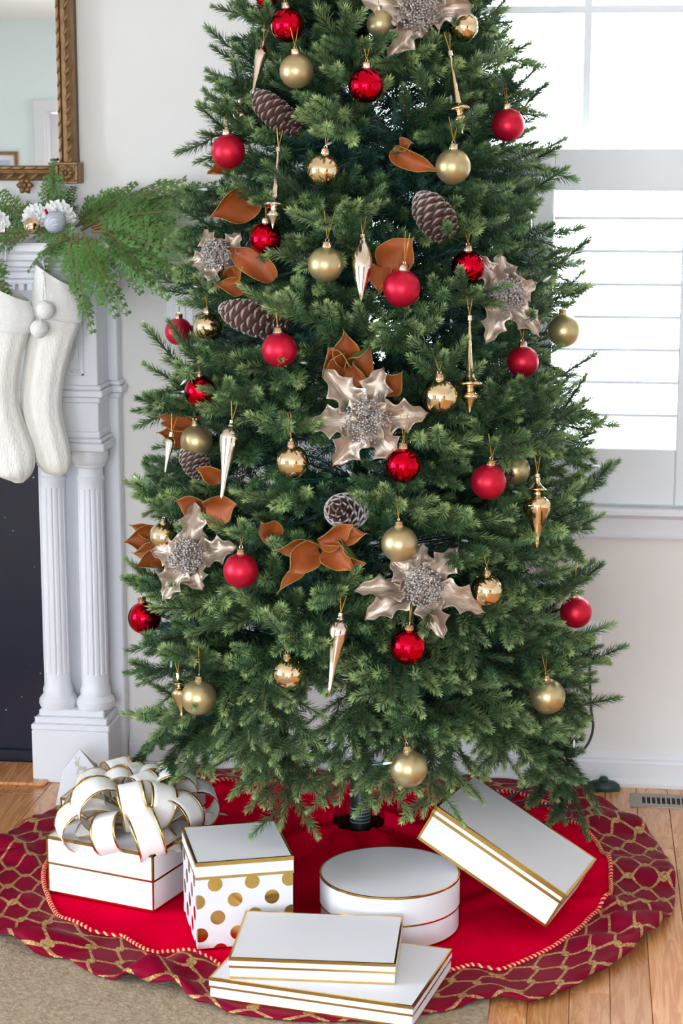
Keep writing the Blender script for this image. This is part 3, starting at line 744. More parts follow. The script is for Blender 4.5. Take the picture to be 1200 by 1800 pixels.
fronds = [  # base px, base Y, tip px, tip Y, mesh
    (150, 405, -.12, 368, 322, -.10, 0), (160, 400, -.16, 318, 312, -.17, 0), (150, 395, -.10, 285, 318, -.08, 3), (140, 395, -.08, 232, 322, -.06, 3), (130, 395, -.06, 200, 330, -.05, 0),
    (170, 400, -.20, 335, 365, -.22, 0), (165, 405, -.22, 330, 400, -.26, 1), (175, 405, -.14, 325, 345, -.13, 3), (180, 400, -.18, 300, 385, -.2, 0),
    (160, 410, -.24, 345, 440, -.28, 1), (170, 412, -.25, 332, 482, -.30, 1), (175, 415, -.27, 292, 515, -.32, 1), (165, 410, -.27, 268, 480, -.33, 1), (150, 412, -.28, 222, 535, -.33, 2),
    (140, 415, -.28, 200, 540, -.34, 2), (135, 415, -.27, 160, 575, -.33, 2), (120, 415, -.28, 130, 510, -.32, 2), (190, 410, -.24, 300, 480, -.27, 1), (200, 405, -.22, 316, 430, -.25, 3), (150, 412, -.28, 175, 520, -.33, 1), (185, 412, -.26, 240, 500, -.32, 1),
    (100, 400, -.08, 88, 285, -.07, 3), (92, 400, -.1, 75, 315, -.09, 0), (105, 400, -.08, 118, 330, -.06, 0), (100, 405, -.1, -40, 352, -.1, 3), (85, 405, -.14, 0, 340, -.08, 0), (110, 415, -.2, 20, 395, -.2, 0), (110, 418, -.26, 48, 448, -.29, 1), (115, 418, -.26, 85, 440, -.3, 1), (60, 412, -.2, -60, 405, -.24, 0), (120, 410, -.12, 40, 365, -.1, 3),
    (40, 415, -.26, -30, 440, -.3, 1), (-40, 460, -.3, 12, 505, -.34, 1), (30, 400, -.1, -80, 330, -.08, 0), (70, 405, -.22, 150, 420, -.27, 1)]
frr = random.Random(3)
def place_frond(bx, by, bY, tx, ty, tY, k, name='frond'):
    bx += frr.uniform(-14, 14); by += frr.uniform(-6, 4)
    a, b = wl(bx, by, bY), wl(tx, ty, tY); d = b - a
    bend = (.12, .32, .5, .2)[k]; ang = math.atan(bend)
    side = Vector((0, -1, 0)) * .75 + Vector((0, 0, 1)) * .65
    R = frame(d, side)
    R = Matrix.Rotation(frr.uniform(-.5, .5), 3, d.normalized()) @ R @ Matrix.Rotation(-ang * .9, 3, 'Y')
    s = d.length / (.30 * math.sqrt(1 + bend * bend))
    o = link(name, FR[k], G); o.matrix_local = Matrix.Translation(a - gorg) @ R.to_4x4() @ Matrix.Diagonal((s, min(1.15, max(.75, s)), min(1.15, max(.75, s)), 1))
for f in fronds: place_frond(*f)

# flowers and baubles resting on the garland
def carnation(label, loc, r):
    t = thing('white_flower', label, 'flower', loc, None, 'white flowers on the garland')
    pm = MB(); P = []
    for i in range(7):
        u = i / 6
        for j in range(9):
            v = j / 4 - 1; w = (.12 + .5 * u ** .8)
            P.append((v * w + .03 * math.sin(9 * v) * u, u * .95 - .10 * u * abs(math.sin(4.5 * v + .4)), .12 * math.sin(u * 3) * (1 - v * v) + .09 * u * u * math.sin(v * 8)))
    pm.grid(P, 7, 9); me = pm.mesh('petal', 'petal', True)
    for ring, (cnt, el, sc_) in enumerate(((9, 10, 1.0), (8, 35, .92), (7, 58, .8), (5, 78, .6))):
        for k in range(cnt):
            a = 2 * PI * (k + ring * .37) / cnt; e = math.radians(el + random.uniform(-7, 7))
            d = Vector((math.cos(a) * math.cos(e), -math.sin(e), math.sin(a) * math.cos(e))); nr = Vector((0, -1, 0)) * math.cos(e) + Vector((math.cos(a), 0, math.sin(a))) * -math.sin(e)
            y = d.normalized(); z = (nr - y * nr.dot(y)).normalized(); x = y.cross(z)
            o = link('petal', me, t); o.matrix_local = Matrix((x, y, z)).transposed().to_4x4() @ Matrix.Diagonal((r * sc_, r * sc_, r * sc_, 1))
    return t
carnation('ruffled white flower behind the pale blue ornament on the mantel', wl(103, 383, -.17), .046)
carnation('ruffled white flower at the left picture edge on the mantel', wl(-8, 396, -.2), .042)
carnation('ruffled white flower left of the pale blue ornament, over the gold bauble', wl(64, 383, -.18), .036)
def swirl_ball(name, label, px, py, Y, r, mat, ribs, depth, cat='ornament'):
    c = wl(px, py, Y); t = thing(name, label, cat, c)
    mb = MB(); P = []; nu, nv = 96, 25
    for i in range(nu):
        for j in range(nv):
            th = PI * j / (nv - 1); a = 2 * PI * i / nu
            rr = r * (1 + depth * math.sin(ribs * (a + 1.5 * math.cos(th))) * math.sin(th) ** .7); P.append((rr * math.sin(th) * math.cos(a), rr * math.sin(th) * math.sin(a), -rr * math.cos(th)))
    mb.grid(P, nu, nv, closed_u=True); mb.build('bauble', mat, t, True)
    MB().lathe([(r * .2, r * .96), (r * .2, r * 1.14), (.0001, r * 1.15)], 16).build('cap', 'cap', t, auto=40)
    t.rotation_euler = (math.radians(-50), math.radians(28), 0); return t
swirl_ball('swirled_bauble', 'pale blue swirl ribbed glass bauble on the mantel garland', 97, 391, -.24, .0275, 'pale_blue', 11, .045)
swirl_ball('gold_bauble', 'small dented champagne gold bauble left of the pale blue one', 56, 397, -.24, .0205, 'gold_gloss', 5, .05)
mb = MB(); mb.tube([(0, 0, 0), (.004, 0, -.012)], .0035, 8); 
tag(mb.build('red_berry', 'red_gloss', None, True), 'tiny red berry among the white petals on the mantel', 'berry').location = wl(80, 368, -.235)

# ================================================================== TREE SKIRT
SKC = Vector((-.534, -.775, 0)); TRUNK = Vector((-.508, -.632, 0))
outline_px = [(-30, 1600), (0, 1655), (60, 1685), (120, 1690), (170, 1720), (245, 1738), (310, 1748), (400, 1785), (520, 1800), (640, 1800), (727, 1790), (790, 1781), (840, 1766), (880, 1756), (935, 1766), (1000, 1742), (1080, 1700), (1140, 1652), (1178, 1615), (1185, 1570),
              (1165, 1505), (1120, 1452), (1060, 1424), (1000, 1400), (950, 1383), (905, 1366), (860, 1364), (800, 1368), (740, 1362), (680, 1352), (620, 1350), (560, 1352), (480, 1352), (420, 1356), (360, 1362), (290, 1378), (200, 1400), (100, 1432), (40, 1462), (0, 1490), (-35, 1545)]
pol = []
for px, py in outline_px:
    p_ = fl(px, py, .006); d = p_ - SKC; 
    pol.append((math.atan2(d.y, d.x), min(math.hypot(d.x, d.y), (-.035 - SKC.y) / max(1e-6, math.sin(math.atan2(d.y, d.x))) if d.y > 0 else 9)))
pol.sort(); pa = np.array([p_[0] for p_ in pol]); pr_ = np.array([p_[1] for p_ in pol])
pa = np.concatenate([pa - 2 * PI, pa, pa + 2 * PI]); pr_ = np.concatenate([pr_, pr_, pr_])
def skR(a): return float(np.interp(a, pa, pr_))
HUMP = Vector((-.215, -.80, 0))
def sk_base(x_, y_):
    d = math.hypot(x_ - TRUNK.x, y_ - TRUNK.y); h = .085 * math.exp(-(d / .19) ** 2)
    return h
BOXES_XY = [(-.07, -1.0, .14), (-1.0, -.94, .24), (-.718, -1.115, .17), (-.474, -1.37, .28), (-.391, -1.06, .18)]
def quiet(x_, y_):   # the boxes press the cloth flat
    q = 1.0
    for bx, by, br in BOXES_XY:
        d = math.hypot(x_ - bx, y_ - by) / br; q = min(q, max(.06, min(1, (d - .75) * 2.2)))
    return q
def sk_z(x_, y_, a, t):
    f = quiet(x_, y_)
    wav = .010 * math.sin(9 * a + 1.3 * math.sin(3 * a)) * (.3 + t) + .008 * math.sin(17 * a + 6 * t) * t + .006 * math.sin(5 * a + 11 * t)
    wav += .014 * max(0, math.sin(23 * a + 2 * math.sin(4 * a))) * max(0, t - .80) * 5
    wav += .011 * math.sin(38 * x_ + 21 * y_ + 3 * math.sin(9 * y_)) * max(0, math.sin(7 * x_ - 5 * y_)) + .009 * math.sin(55 * y_ - 18 * x_ + 2.5 * math.sin(11 * x_)) * max(0, math.sin(6 * y_ + 4 * x_ + 1))
    d = math.hypot(x_ - TRUNK.x, y_ - TRUNK.y)
    wav += .032 * math.sin(7 * a + 1.0) * math.exp(-((d - .20) / .12) ** 2)
    return .0135 + sk_base(x_, y_) + max(0, .004 * f + f * wav)
SK = thing('tree_skirt', 'crimson velvet tree skirt with maroon and gold trellis border', 'tree skirt', (SKC.x, SKC.y, 0))
NT, RI = 420, .062
def sk_pt(a, u):     # u 0 hole .. 1 rim
    Ro = skR(a); inner = Vector((TRUNK.x + RI * math.cos(a), TRUNK.y + RI * math.sin(a), 0)); outer = Vector((SKC.x + Ro * math.cos(a), SKC.y + Ro * math.sin(a), 0))
    p_ = inner.lerp(outer, u); return p_
BW = .148            # border width
mb = MB(); P = []; NR = 64
for i in range(NT):
    a = 2 * PI * i / NT - PI; tot = (sk_pt(a, 1) - sk_pt(a, 0)).length; ue = 1 - BW / tot
    for j in range(NR):
        u = ue * j / (NR - 1); p_ = sk_pt(a, u); P.append((p_.x - SKC.x, p_.y - SKC.y, sk_z(p_.x, p_.y, a, u)))
mb.grid(P, NT, NR, closed_u=True); mb.build('velvet_centre', 'velvet', SK, True)
mb = MB(); P = []; UVs = []; NB = 16; pip = []
for i in range(NT + 1):
    a = 2 * PI * i / NT - PI; tot = (sk_pt(a, 1) - sk_pt(a, 0)).length; ue = 1 - BW / tot
    for j in range(NB):
        u = ue + (1 - ue) * j / (NB - 1); p_ = sk_pt(a, u); z_ = sk_z(p_.x, p_.y, a, u)
        if j == NB - 1: z_ = max(.011, z_ - .008)
        P.append((p_.x - SKC.x, p_.y - SKC.y, z_ + .001)); UVs.append((a / (2 * PI) * 88, BW * j / (NB - 1) / .041))
    p_ = sk_pt(a, ue); pip.append(Vector((p_.x - SKC.x, p_.y - SKC.y, sk_z(p_.x, p_.y, a, ue) + .004)))
mb.grid(P, NT + 1, NB); mb.uv = UVs; ob = mb.build('trellis_border', 'trellis', SK, True)
sm = ob.modifiers.new('thickness', 'SOLIDIFY'); sm.thickness = .003; sm.offset = -1
# twisted cord piping: two strands wound around each other
for ph, mt, nm in ((0, 'piping', 'gold_piping_strand'), (PI, 'velvet', 'red_piping_strand')):
    pts = []; n = len(pip)
    for i in range(n * 5):
        q = i / 5; k = int(q) % n; k2 = (k + 1) % n if k < n - 1 else 0; c = pip[k].lerp(pip[k2], q - int(q)); 
        tan = (pip[(k + 1) % n] - pip[k - 1]); tan.z = 0; tan.normalize(); sd = Vector((-tan.y, tan.x, 0)); th = i * .95 + ph
        pts.append(c + sd * (.0028 * math.cos(th)) + Vector((0, 0, .0028 * math.sin(th))))
    MB().tube(pts, .0034, 5, cap=False).build(nm, mt, SK, True)

# ================================================================== GIFT BOXES
def gold_edges(mb, segs, t):
    for a, b in segs:
        a, b = Vector(a), Vector(b); lo = [min(a[k], b[k]) - t for k in range(3)]; hi = [max(a[k], b[k]) + t for k in range(3)]
        mb.box(lo, hi)
def gift_box(label, loc, rot, L, W, H, lid, vert=True, lipw=.0016, edge=.0042, band=True, bodybase=True):
    t = thing('gift_box', label, 'gift box', loc, rot, 'white and gold gift boxes')
    zl = H - lid
    mb = MB(); bevelled_box(mb, (-L / 2 + lipw, -W / 2 + lipw, 0), (L / 2 - lipw, W / 2 - lipw, zl + .002), .0008); body = mb.build('box_base', 'box', t)
    mb = MB(); bevelled_box(mb, (-L / 2, -W / 2, zl), (L / 2, W / 2, H), .0008); ld = mb.build('lid', 'box', t)
    e = edge / 2; mb = MB(); k = .0004
    # foil strips lie proud of the card: top rim (both faces of the edge), lower rim of the lid, corners
    for z0, z1 in ((H - edge * 1.5, H + k), (zl - k, zl + edge)):
        mb.box((-L / 2 - k, -W / 2 - k, z0), (L / 2 + k, -W / 2 + k, z1)); mb.box((-L / 2 - k, W / 2 - k, z0), (L / 2 + k, W / 2 + k, z1))
        mb.box((-L / 2 - k, -W / 2 + k, z0), (-L / 2 + k, W / 2 - k, z1)); mb.box((L / 2 - k, -W / 2 + k, z0), (L / 2 + k, W / 2 - k, z1))
    w_ = edge * .9
    mb.box((-L / 2, -W / 2, H - k), (L / 2, -W / 2 + w_, H + k)); mb.box((-L / 2, W / 2 - w_, H - k), (L / 2, W / 2, H + k)); mb.box((-L / 2, -W / 2 + w_, H - k), (-L / 2 + w_, W / 2 - w_, H + k)); mb.box((L / 2 - w_, -W / 2 + w_, H - k), (L / 2, W / 2 - w_, H + k))
    if vert:
        for sx in (-1, 1):
            for sy in (-1, 1):
                x0, x1 = sorted((sx * (L / 2 + k), sx * (L / 2 - edge))); y0, y1 = sorted((sy * (W / 2 + k), sy * (W / 2 - edge))); mb.box((x0, y0, zl), (x1, y1, H))
    mb.build('foil_edging', 'foil', ld)
    mb = MB(); b0 = lipw - k
    if vert:
        for sx in (-1, 1):
            for sy in (-1, 1):
                x0, x1 = sorted((sx * (L / 2 - b0), sx * (L / 2 - edge))); y0, y1 = sorted((sy * (W / 2 - b0), sy * (W / 2 - edge))); mb.box((x0, y0, 0), (x1, y1, zl))
    if bodybase:
        for sy in (-1, 1):
            y0, y1 = sorted((sy * (W / 2 - b0), sy * (W / 2 - b0 - k * 2))); mb.box((-L / 2 + b0, y0, .0002), (L / 2 - b0, y1, edge))
            x0, x1 = sorted((sy * (L / 2 - b0), sy * (L / 2 - b0 - k * 2))); mb.box((x0, -W / 2 + b0 + 2 * k, .0002), (x1, W / 2 - b0 - 2 * k, edge))
    mb.build('foil_edging', 'foil', body)
    return t
def Rz(d): return Matrix.Rotation(math.radians(d), 3, 'Z')
SKT = .018
c_ = Rz(-18.6) @ Vector((0, (.225 - .137) / 2, 0))
B1 = gift_box('white gift box with gold edges carrying the large ribbon bow', (-1.0246 + c_.x, -.958 + c_.y, SKT), Rz(-18.6), .280, .225, .1336, .0646)
B6 = gift_box('widest flat white gift box at the very front, under another flat box', (-.474, -1.388, SKT), Rz(-11.3), .4216, .286, .0455, .0205, vert=False, edge=.004)
B5 = gift_box('smaller flat white gift box stacked on top of the widest flat one', (-.5064, -1.363, SKT + .0462), Rz(1.73), .330, .24, .0437, .0204, vert=False, edge=.004)
r4 = Matrix.Rotation(math.radians(-12.43), 3, 'Z') @ Matrix.Rotation(math.radians(-4.68), 3, 'X') @ Matrix.Rotation(math.radians(28.77), 3, 'Y')
B4 = gift_box('white gift box tilted with one end propped on the round box', Vector((-.1409, -.913, .1445)) + r4 @ Vector((0, 0, -.0443)), r4, .3394, .2984, .0886, .024, vert=True, edge=.0065)
# second box behind the bow, its end showing at the right
pc = fl(236, 1425)
BB = gift_box('white gift box mostly hidden behind the large ribbon bow', (-1.065, -.60, .018), Rz(-9), .300, .20, .118, .055)
# tall polka dot box
B2 = gift_box('tall white gift box with metallic gold polka dots', (-.718, -1.1146, SKT), Rz(19), .209, .225, .192, .037, vert=False, edge=.0055, bodybase=False)
def clip_poly(poly, a, b, c_):
    out = []
    for i in range(len(poly)):
        p_, q = poly[i], poly[(i + 1) % len(poly)]; fp = a * p_[0] + b * p_[1] - c_; fq = a * q[0] + b * q[1] - c_
        if fp <= 0: out.append(p_)
        if fp * fq < 0:
            s = fp / (fp - fq); out.append((p_[0] + s * (q[0] - p_[0]), p_[1] + s * (q[1] - p_[1])))
    return out
base2 = [c for c in B2.children if c.name.startswith('box_base')][0]
L2, W2, H2 = .209 - .0032, .225 - .0032, .192 - .037
for fi in range(4):
    wd = L2 if fi % 2 == 0 else W2; kk = 0
    for row in range(5):
        for col in range(-2, 4):
            u = -.0635 + col * .079 + (row * .042) % .079 + fi * .019; v = H2 - .013 + col * .0 - row * .037; rr = .0158
            poly = [(u + rr * math.cos(2 * PI * k / 28), v + rr * math.sin(2 * PI * k / 28)) for k in range(28)]
            for a, b, cc in ((1, 0, wd / 2 - .0005), (-1, 0, wd / 2 - .0005), (0, 1, H2), (0, -1, -.0005)):
                if poly: poly = clip_poly(poly, a, b, cc)
            if len(poly) < 4: continue
            if fi == 0: P = [(x_, -W2 / 2 - .0004, z_) for x_, z_ in poly]
            elif fi == 1: P = [(L2 / 2 + .0004, x_, z_) for x_, z_ in poly]
            elif fi == 2: P = [(-x_, W2 / 2 + .0004, z_) for x_, z_ in poly]
            else: P = [(-L2 / 2 - .0004, -x_, z_) for x_, z_ in poly]
            MB().add(P, [tuple(range(len(P)))]).build('foil_dot', 'foil', base2)
# round box
t = thing('round_gift_box', 'round white hat box with gold rims between the other gifts', 'gift box', (-.391, -1.060, SKT), None, 'white and gold gift boxes')
r3, h3, l3 = .152, .118, .066
bo = MB().lathe([(r3 - .002, 0), (r3 - .002, h3 - l3 + .003)], 96).build('box_base', 'box', t, auto=40)
ld = MB().lathe([(r3, h3 - l3), (r3, h3)], 96).build('lid', 'box', t, auto=40)
for nm, par, z0, z1, rr in (('foil_rim', ld, h3 - .004, h3 + .0006, r3 + .0006), ('foil_rim', ld, h3 - l3 - .0002, h3 - l3 + .0035, r3 + .0006), ('foil_rim', bo, .0002, .003, r3 - .0014)):
    MB().add([(q * math.cos(2 * PI * k / 96), q * math.sin(2 * PI * k / 96), z) for (q, z) in ((rr, z0), (rr, z1), (rr - .004, z1)) for k in range(96)], [(i * 96 + k, i * 96 + (k + 1) % 96, (i + 1) * 96 + (k + 1) % 96, (i + 1) * 96 + k) for i in range(2) for k in range(96)]).build(nm, 'foil', par, auto=40)

# house-shaped card
cp = fl(137, 1416, .0)
CD = thing('folded_card', 'white house shaped folded card behind the ribbon bow', 'card', (cp.x - .012, cp.y, 0), Rz(6), None, 1.22)
sh = [(-.038, 0), (.052, 0), (.052, .066), (.006, .118), (-.028, .072)]
n = len(sh); mb = MB(); mb.add([(x_ + z_ * .06, z_ * .18, z_) for x_, z_ in sh] + [(x_ + z_ * .06, .0012 + z_ * .18, z_) for x_, z_ in sh], [tuple(range(n)), tuple(range(2 * n - 1, n - 1, -1))] + [(i, n + i, n + (i + 1) % n, (i + 1) % n) for i in range(n)]); mb.build('card_front', 'box', CD)
mb = MB(); mb.add([(x_ + z_ * .06, .075 - z_ * .45, z_) for x_, z_ in sh] + [(x_ + z_ * .06, .0762 - z_ * .45, z_) for x_, z_ in sh], [tuple(range(n)), tuple(range(2 * n - 1, n - 1, -1))] + [(i, n + i, n + (i + 1) % n, (i + 1) % n) for i in range(n)]); mb.build('card_back', 'box', CD)
def on_card(pts): return [(x_ + z_ * .06, z_ * .18 - .0006, z_) for x_, z_ in pts]
MB().add(on_card([(.036, .066), (.050, .066), (.043, .090)][:3]), [(0, 1, 2)]).build('printed_tree', 'pole', CD)
deer = [[(.002, .066), (.006, .066), (.006, .074), (.018, .074), (.018, .066), (.022, .066), (.022, .082), (.006, .083)], [(.001, .082), (.007, .082), (.006, .092), (-.001, .093), (-.004, .089)], [(.003, .092), (.005, .092), (.008, .102), (.006, .102)], [(.000, .092), (.002, .092), (-.001, .102), (-.003, .102)]]
mb = MB()
for d_ in deer: mb.add(on_card(d_), [tuple(range(len(d_)))])
mb.build('printed_reindeer', 'vent', CD)

# ribbon bow
bc = Rz(-18.6) @ Vector((.012, .03, .0)) + Vector(B1.location) + Vector((0, 0, .1342))
BOW = thing('ribbon_bow', 'large looped white satin bow with gold wired edges', 'bow', bc)
def ribbon(path, side, w, n=None):
    """path points and a side vector per point -> band mesh + two gold edges"""
    P = []; 
    for p_, s in zip(path, side):
        for k in range(5): P.append(p_ + s * (w * (k / 4 - .5)))
    mb = MB().grid(P, len(path), 5)
    ed = MB()
    for q0, q1 in ((-.5, -.42), (.42, .5)):
        E_ = []
        for p_, s in zip(path, side): E_ += [p_ + s * (w * q0 * 1.012), p_ + s * (w * q1)]
        ed.grid(E_, len(path), 2)
    return mb, ed
def solidify(o, th, off=0):
    m_ = o.modifiers.new('thickness', 'SOLIDIFY'); m_.thickness = th; m_.offset = off
def bow_loop(az, el, ln, w, roll):
    x = Vector((math.cos(az) * math.cos(el), math.sin(az) * math.cos(el), math.sin(el)))
    z0 = Vector((-math.cos(az) * math.sin(el), -math.sin(az) * math.sin(el), math.cos(el))); y0 = z0.cross(x)
    y = y0 * math.cos(roll) + z0 * math.sin(roll); z = x.cross(y)
    path = []; side = []; n = 26
    for i in range(n + 1):
        t = i / n; a = 2 * PI * t; rr = math.sin(PI * t)
        u = ln * (1 - math.cos(a)) / 2 * (1 if True else 0); v = .30 * ln * math.sin(a) * (.45 + .55 * (1 - math.cos(a)) / 2) * 1.25
        path.append(x * u - z * v); pinch = .35 + .65 * min(1, rr * 1.8); side.append(y * pinch)
    mb, ed = ribbon(path, side, w); o = mb.build('ribbon_loop', 'ribbon', BOW, True); solidify(o, .0006); e_ = ed.build('gold_wired_edge', 'foil', o, True); solidify(e_, .0016)
rw = .062; rl = random.Random(5)
for k in range(9): bow_loop(2 * PI * k / 9 + .25 + rl.uniform(-.1, .1), math.radians(14 + rl.uniform(-5, 8)), .185 + rl.uniform(-.018, .015), rw, rl.uniform(-.35, .35))
for k in range(8): bow_loop(2 * PI * k / 8 + .05 + rl.uniform(-.15, .15), math.radians(42 + rl.uniform(-6, 6)), .175 + rl.uniform(-.012, .018), rw, rl.uniform(-.4, .4))
for k in range(4): bow_loop(2 * PI * k / 4 + .6, math.radians(68), .145, rw, rl.uniform(-.5, .5))
for (ex, ey, tw) in ((315, 1512, 1), (135, 1490, -1), (398, 1432, .6)):
    tip = (wl(ex, ey, bc.y - .10 if ex < 390 else bc.y + .10) - bc); tip.z = max(tip.z, -.02 if ex > 200 else .008)
    path = catmull([Vector((0, 0, .01)), tip * .5 + Vector((0, 0, .03)), tip], 8); side = []
    for i in range(len(path)):
        tn = (path[min(i + 1, len(path) - 1)] - path[max(0, i - 1)]).normalized(); s = tn.cross(Vector((0, .25 * tw, 1))).normalized(); side.append(s * (.3 + .7 * min(1, i / 6)) * (1 if i < len(path) - 3 else (len(path) - i) / 3.5))
    mb, ed = ribbon(path, side, rw); o = mb.build('ribbon_tail', 'ribbon', BOW, True); solidify(o, .0006); e_ = ed.build('gold_wired_edge', 'foil', o, True); solidify(e_, .0016)

# ================================================================== CHRISTMAS TREE
AX = Vector((-.505, -.632, 0))
RZ = [(.05, .20), (.16, .44), (.26, .52), (.36, .555), (.60, .57), (.84, .565), (1.11, .54), (1.35, .485), (1.565, .435), (1.80, .375), (2.0, .325), (2.2, .24), (2.40, .06), (2.5, .0)]
_rz, _rr = [a for a, b in RZ], [b for a, b in RZ]
def treeR(z): return float(np.interp(z, _rz, _rr))
CAMDIR = math.atan2(CAM.y - AX.y, CAM.x - AX.x)
def surf(px, py, k=.9):
    """where the sight line through a pixel meets the foliage"""
    d = ray(px, py).normalized(); best = None
    t = 3.2
    while t < 5.6:
        p_ = CAM + d * t; rr = math.hypot(p_.x - AX.x, p_.y - AX.y) - k * treeR(p_.z)
        if rr < 0: return p_
        if best is None or rr < best[0]: best = (rr, p_)
        t += .01
    return best[1]

def needle_verts(path, dens, nl, w, seed, tint0, tint1, sweep=(58, 30)):
    """blades around a twig: 4 vertices each"""
    r = np.random.default_rng(seed); path = np.asarray(path); seg = np.diff(path, axis=0); sl = np.linalg.norm(seg, axis=1); tot = sl.sum(); cum = np.concatenate([[0], np.cumsum(sl)])
    n = max(6, int(tot * dens)); s = np.sort(r.random(n)) * tot; t = s / tot
    P = np.stack([np.interp(s, cum, path[:, k]) for k in range(3)], 1); idx = np.clip(np.searchsorted(cum, s) - 1, 0, len(seg) - 1); A = seg[idx] / sl[idx][:, None]
    ref = np.where(np.abs(A[:, 2:3]) < .9, np.array([[0, 0, 1.0]]), np.array([[1.0, 0, 0]])); U = np.cross(A, ref); U /= np.linalg.norm(U, axis=1)[:, None]; Vv = np.cross(U, A)
    ph = np.arange(n) * 2.39996 + r.normal(0, .25, n); Rd = U * np.cos(ph)[:, None] + Vv * np.sin(ph)[:, None]
    sw = np.radians(sweep[0] + (sweep[1] - sweep[0]) * t ** 2 + r.normal(0, 7, n)); D = A * np.cos(sw)[:, None] + Rd * np.sin(sw)[:, None] + np.array([[0, 0, .10]]); D /= np.linalg.norm(D, axis=1)[:, None]
    ln = nl * r.uniform(.8, 1.12, n) * (1 - .42 * t ** 5); S = np.cross(D, Rd); S /= np.linalg.norm(S, axis=1)[:, None] + 1e-9
    v = np.empty((n, 4, 3)); v[:, 0] = P; v[:, 1] = P + D * (ln * .5)[:, None] + S * w / 2 - Rd * (w * .15); v[:, 2] = P + D * ln[:, None]; v[:, 3] = P + D * (ln * .5)[:, None] - S * w / 2 - Rd * (w * .15)
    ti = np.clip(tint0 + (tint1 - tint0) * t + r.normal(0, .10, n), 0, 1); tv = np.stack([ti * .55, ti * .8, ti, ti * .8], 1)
    return v.reshape(-1, 3), tv.ravel()
def quad_mesh(name, V, T, mats, tubes=None):
    n = len(V) // 4; me = bpy.data.meshes.new(name); tv = [] if tubes is None else tubes.v; tf = [] if tubes is None else tubes.f
    faces = [tuple(range(4 * i, 4 * i + 4)) for i in range(n)] + [tuple(q + 4 * n for q in f) for f in tf]
    me.from_pydata([tuple(p_) for p_ in V] + list(tv), [], faces)
    for m_ in mats: me.materials.append(M[m_])
    me.polygons.foreach_set('material_index', [0] * n + [1] * len(tf))
    at = me.attributes.new('tint', 'FLOAT', 'POINT'); at.data.foreach_set('value', np.concatenate([T, np.zeros(len(tv))]).astype(np.float32)); me.update(); return me
def spray_paths(seed, L, ntw, droop=.0, curl=.1):
    """a fan of twigs; root at the origin, tips near x = L"""
    r = random.Random(seed); paths = []
    def main(x): return Vector((x, .02 * math.sin(x * 14 + seed), -droop * x * x / L + curl * x * x))
    paths.append(([main(L * (.10 + .90 * k / 8)) for k in range(9)], 1.0))
    for k in range(ntw):
        t = .22 + .60 * k / max(1, ntw - 1); sd = 1 if (k + seed) % 2 else -1; p0 = main(L * t); ln = L * (.66 - .30 * t) * r.uniform(.85, 1.2)
        an = math.radians(r.uniform(38, 56)) * sd; el = r.uniform(-.22, .34)
        d = Vector((math.cos(an), math.sin(an), el)).normalized(); pts = []
        for q in range(6):
            u = q / 5; bendv = Vector((1, 0, 0)) * .18 * u; pts.append(p0 + (d + bendv) * ln * u + Vector((0, 0, (-droop * .8 + curl * .5) * ln * u * u)))
        paths.append((pts, .9))
        if ln > .11 and r.random() < .5:
            b0 = pts[2]; a2 = an - sd * math.radians(r.uniform(34, 50)); d2 = Vector((math.cos(a2), math.sin(a2), el + .1)).normalized(); paths.append(([b0 + d2 * ln * .5 * u / 3 for u in range(4)], .85))
    return paths
SPR = []; SPP = []
for k in range(9):
    L = (.20, .22, .24, .21, .23, .19, .25, .22, .24)[k]; dr = (.1, .05, .2, .0, .15, .1, .25, .9, 1.1)[k]; cu = (.1, .3, .2, .4, .1, .3, .1, 0, 0)[k]
    pp = spray_paths(k, L, (4, 4, 5, 4, 5, 3, 5, 5, 5)[k], dr, cu); Vs = []; Ts = []; tb = MB()
    for q, (pts, sc_) in enumerate(pp):
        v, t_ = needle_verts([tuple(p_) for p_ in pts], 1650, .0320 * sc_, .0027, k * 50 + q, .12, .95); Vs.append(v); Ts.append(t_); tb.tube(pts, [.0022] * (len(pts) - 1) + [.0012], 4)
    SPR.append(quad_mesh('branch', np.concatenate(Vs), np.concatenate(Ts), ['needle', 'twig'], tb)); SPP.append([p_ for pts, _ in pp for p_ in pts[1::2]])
TREE = thing('christmas_tree', 'full green artificial spruce decorated in red, gold and champagne', 'christmas tree', AX)
MB().tube([(0, 0, .02), (0, 0, 2.30)], [.019, .017], 20).build('pole', 'pole', TREE, True)
MB().lathe([(.0245, .03), (.0245, .24), (.021, .246)], 24).build('stand_sleeve', 'pole', TREE, auto=40)
zz = fl(628, 1425, .12).z
mb = MB()
for k in range(5): mb.lathe([(.0249, .128 - k * .0085), (.0249, .132 - k * .0085)], 24)
mb.build('printed_label', 'pole_label', TREE, True)
MB().lathe([(.02, .40), (.034, .405), (.036, .425), (.02, .432)], 24).build('branch_collar', 'pole', TREE, auto=40)
for k in range(4):
    a = PI / 4 + k * PI / 2 + .15
    MB().tube([(.02 * math.cos(a), .02 * math.sin(a), .050), (.16 * math.cos(a), .16 * math.sin(a), .040), (.30 * math.cos(a), .30 * math.sin(a), .006)], .008, 8).build('stand_leg', 'pole', TREE, True)
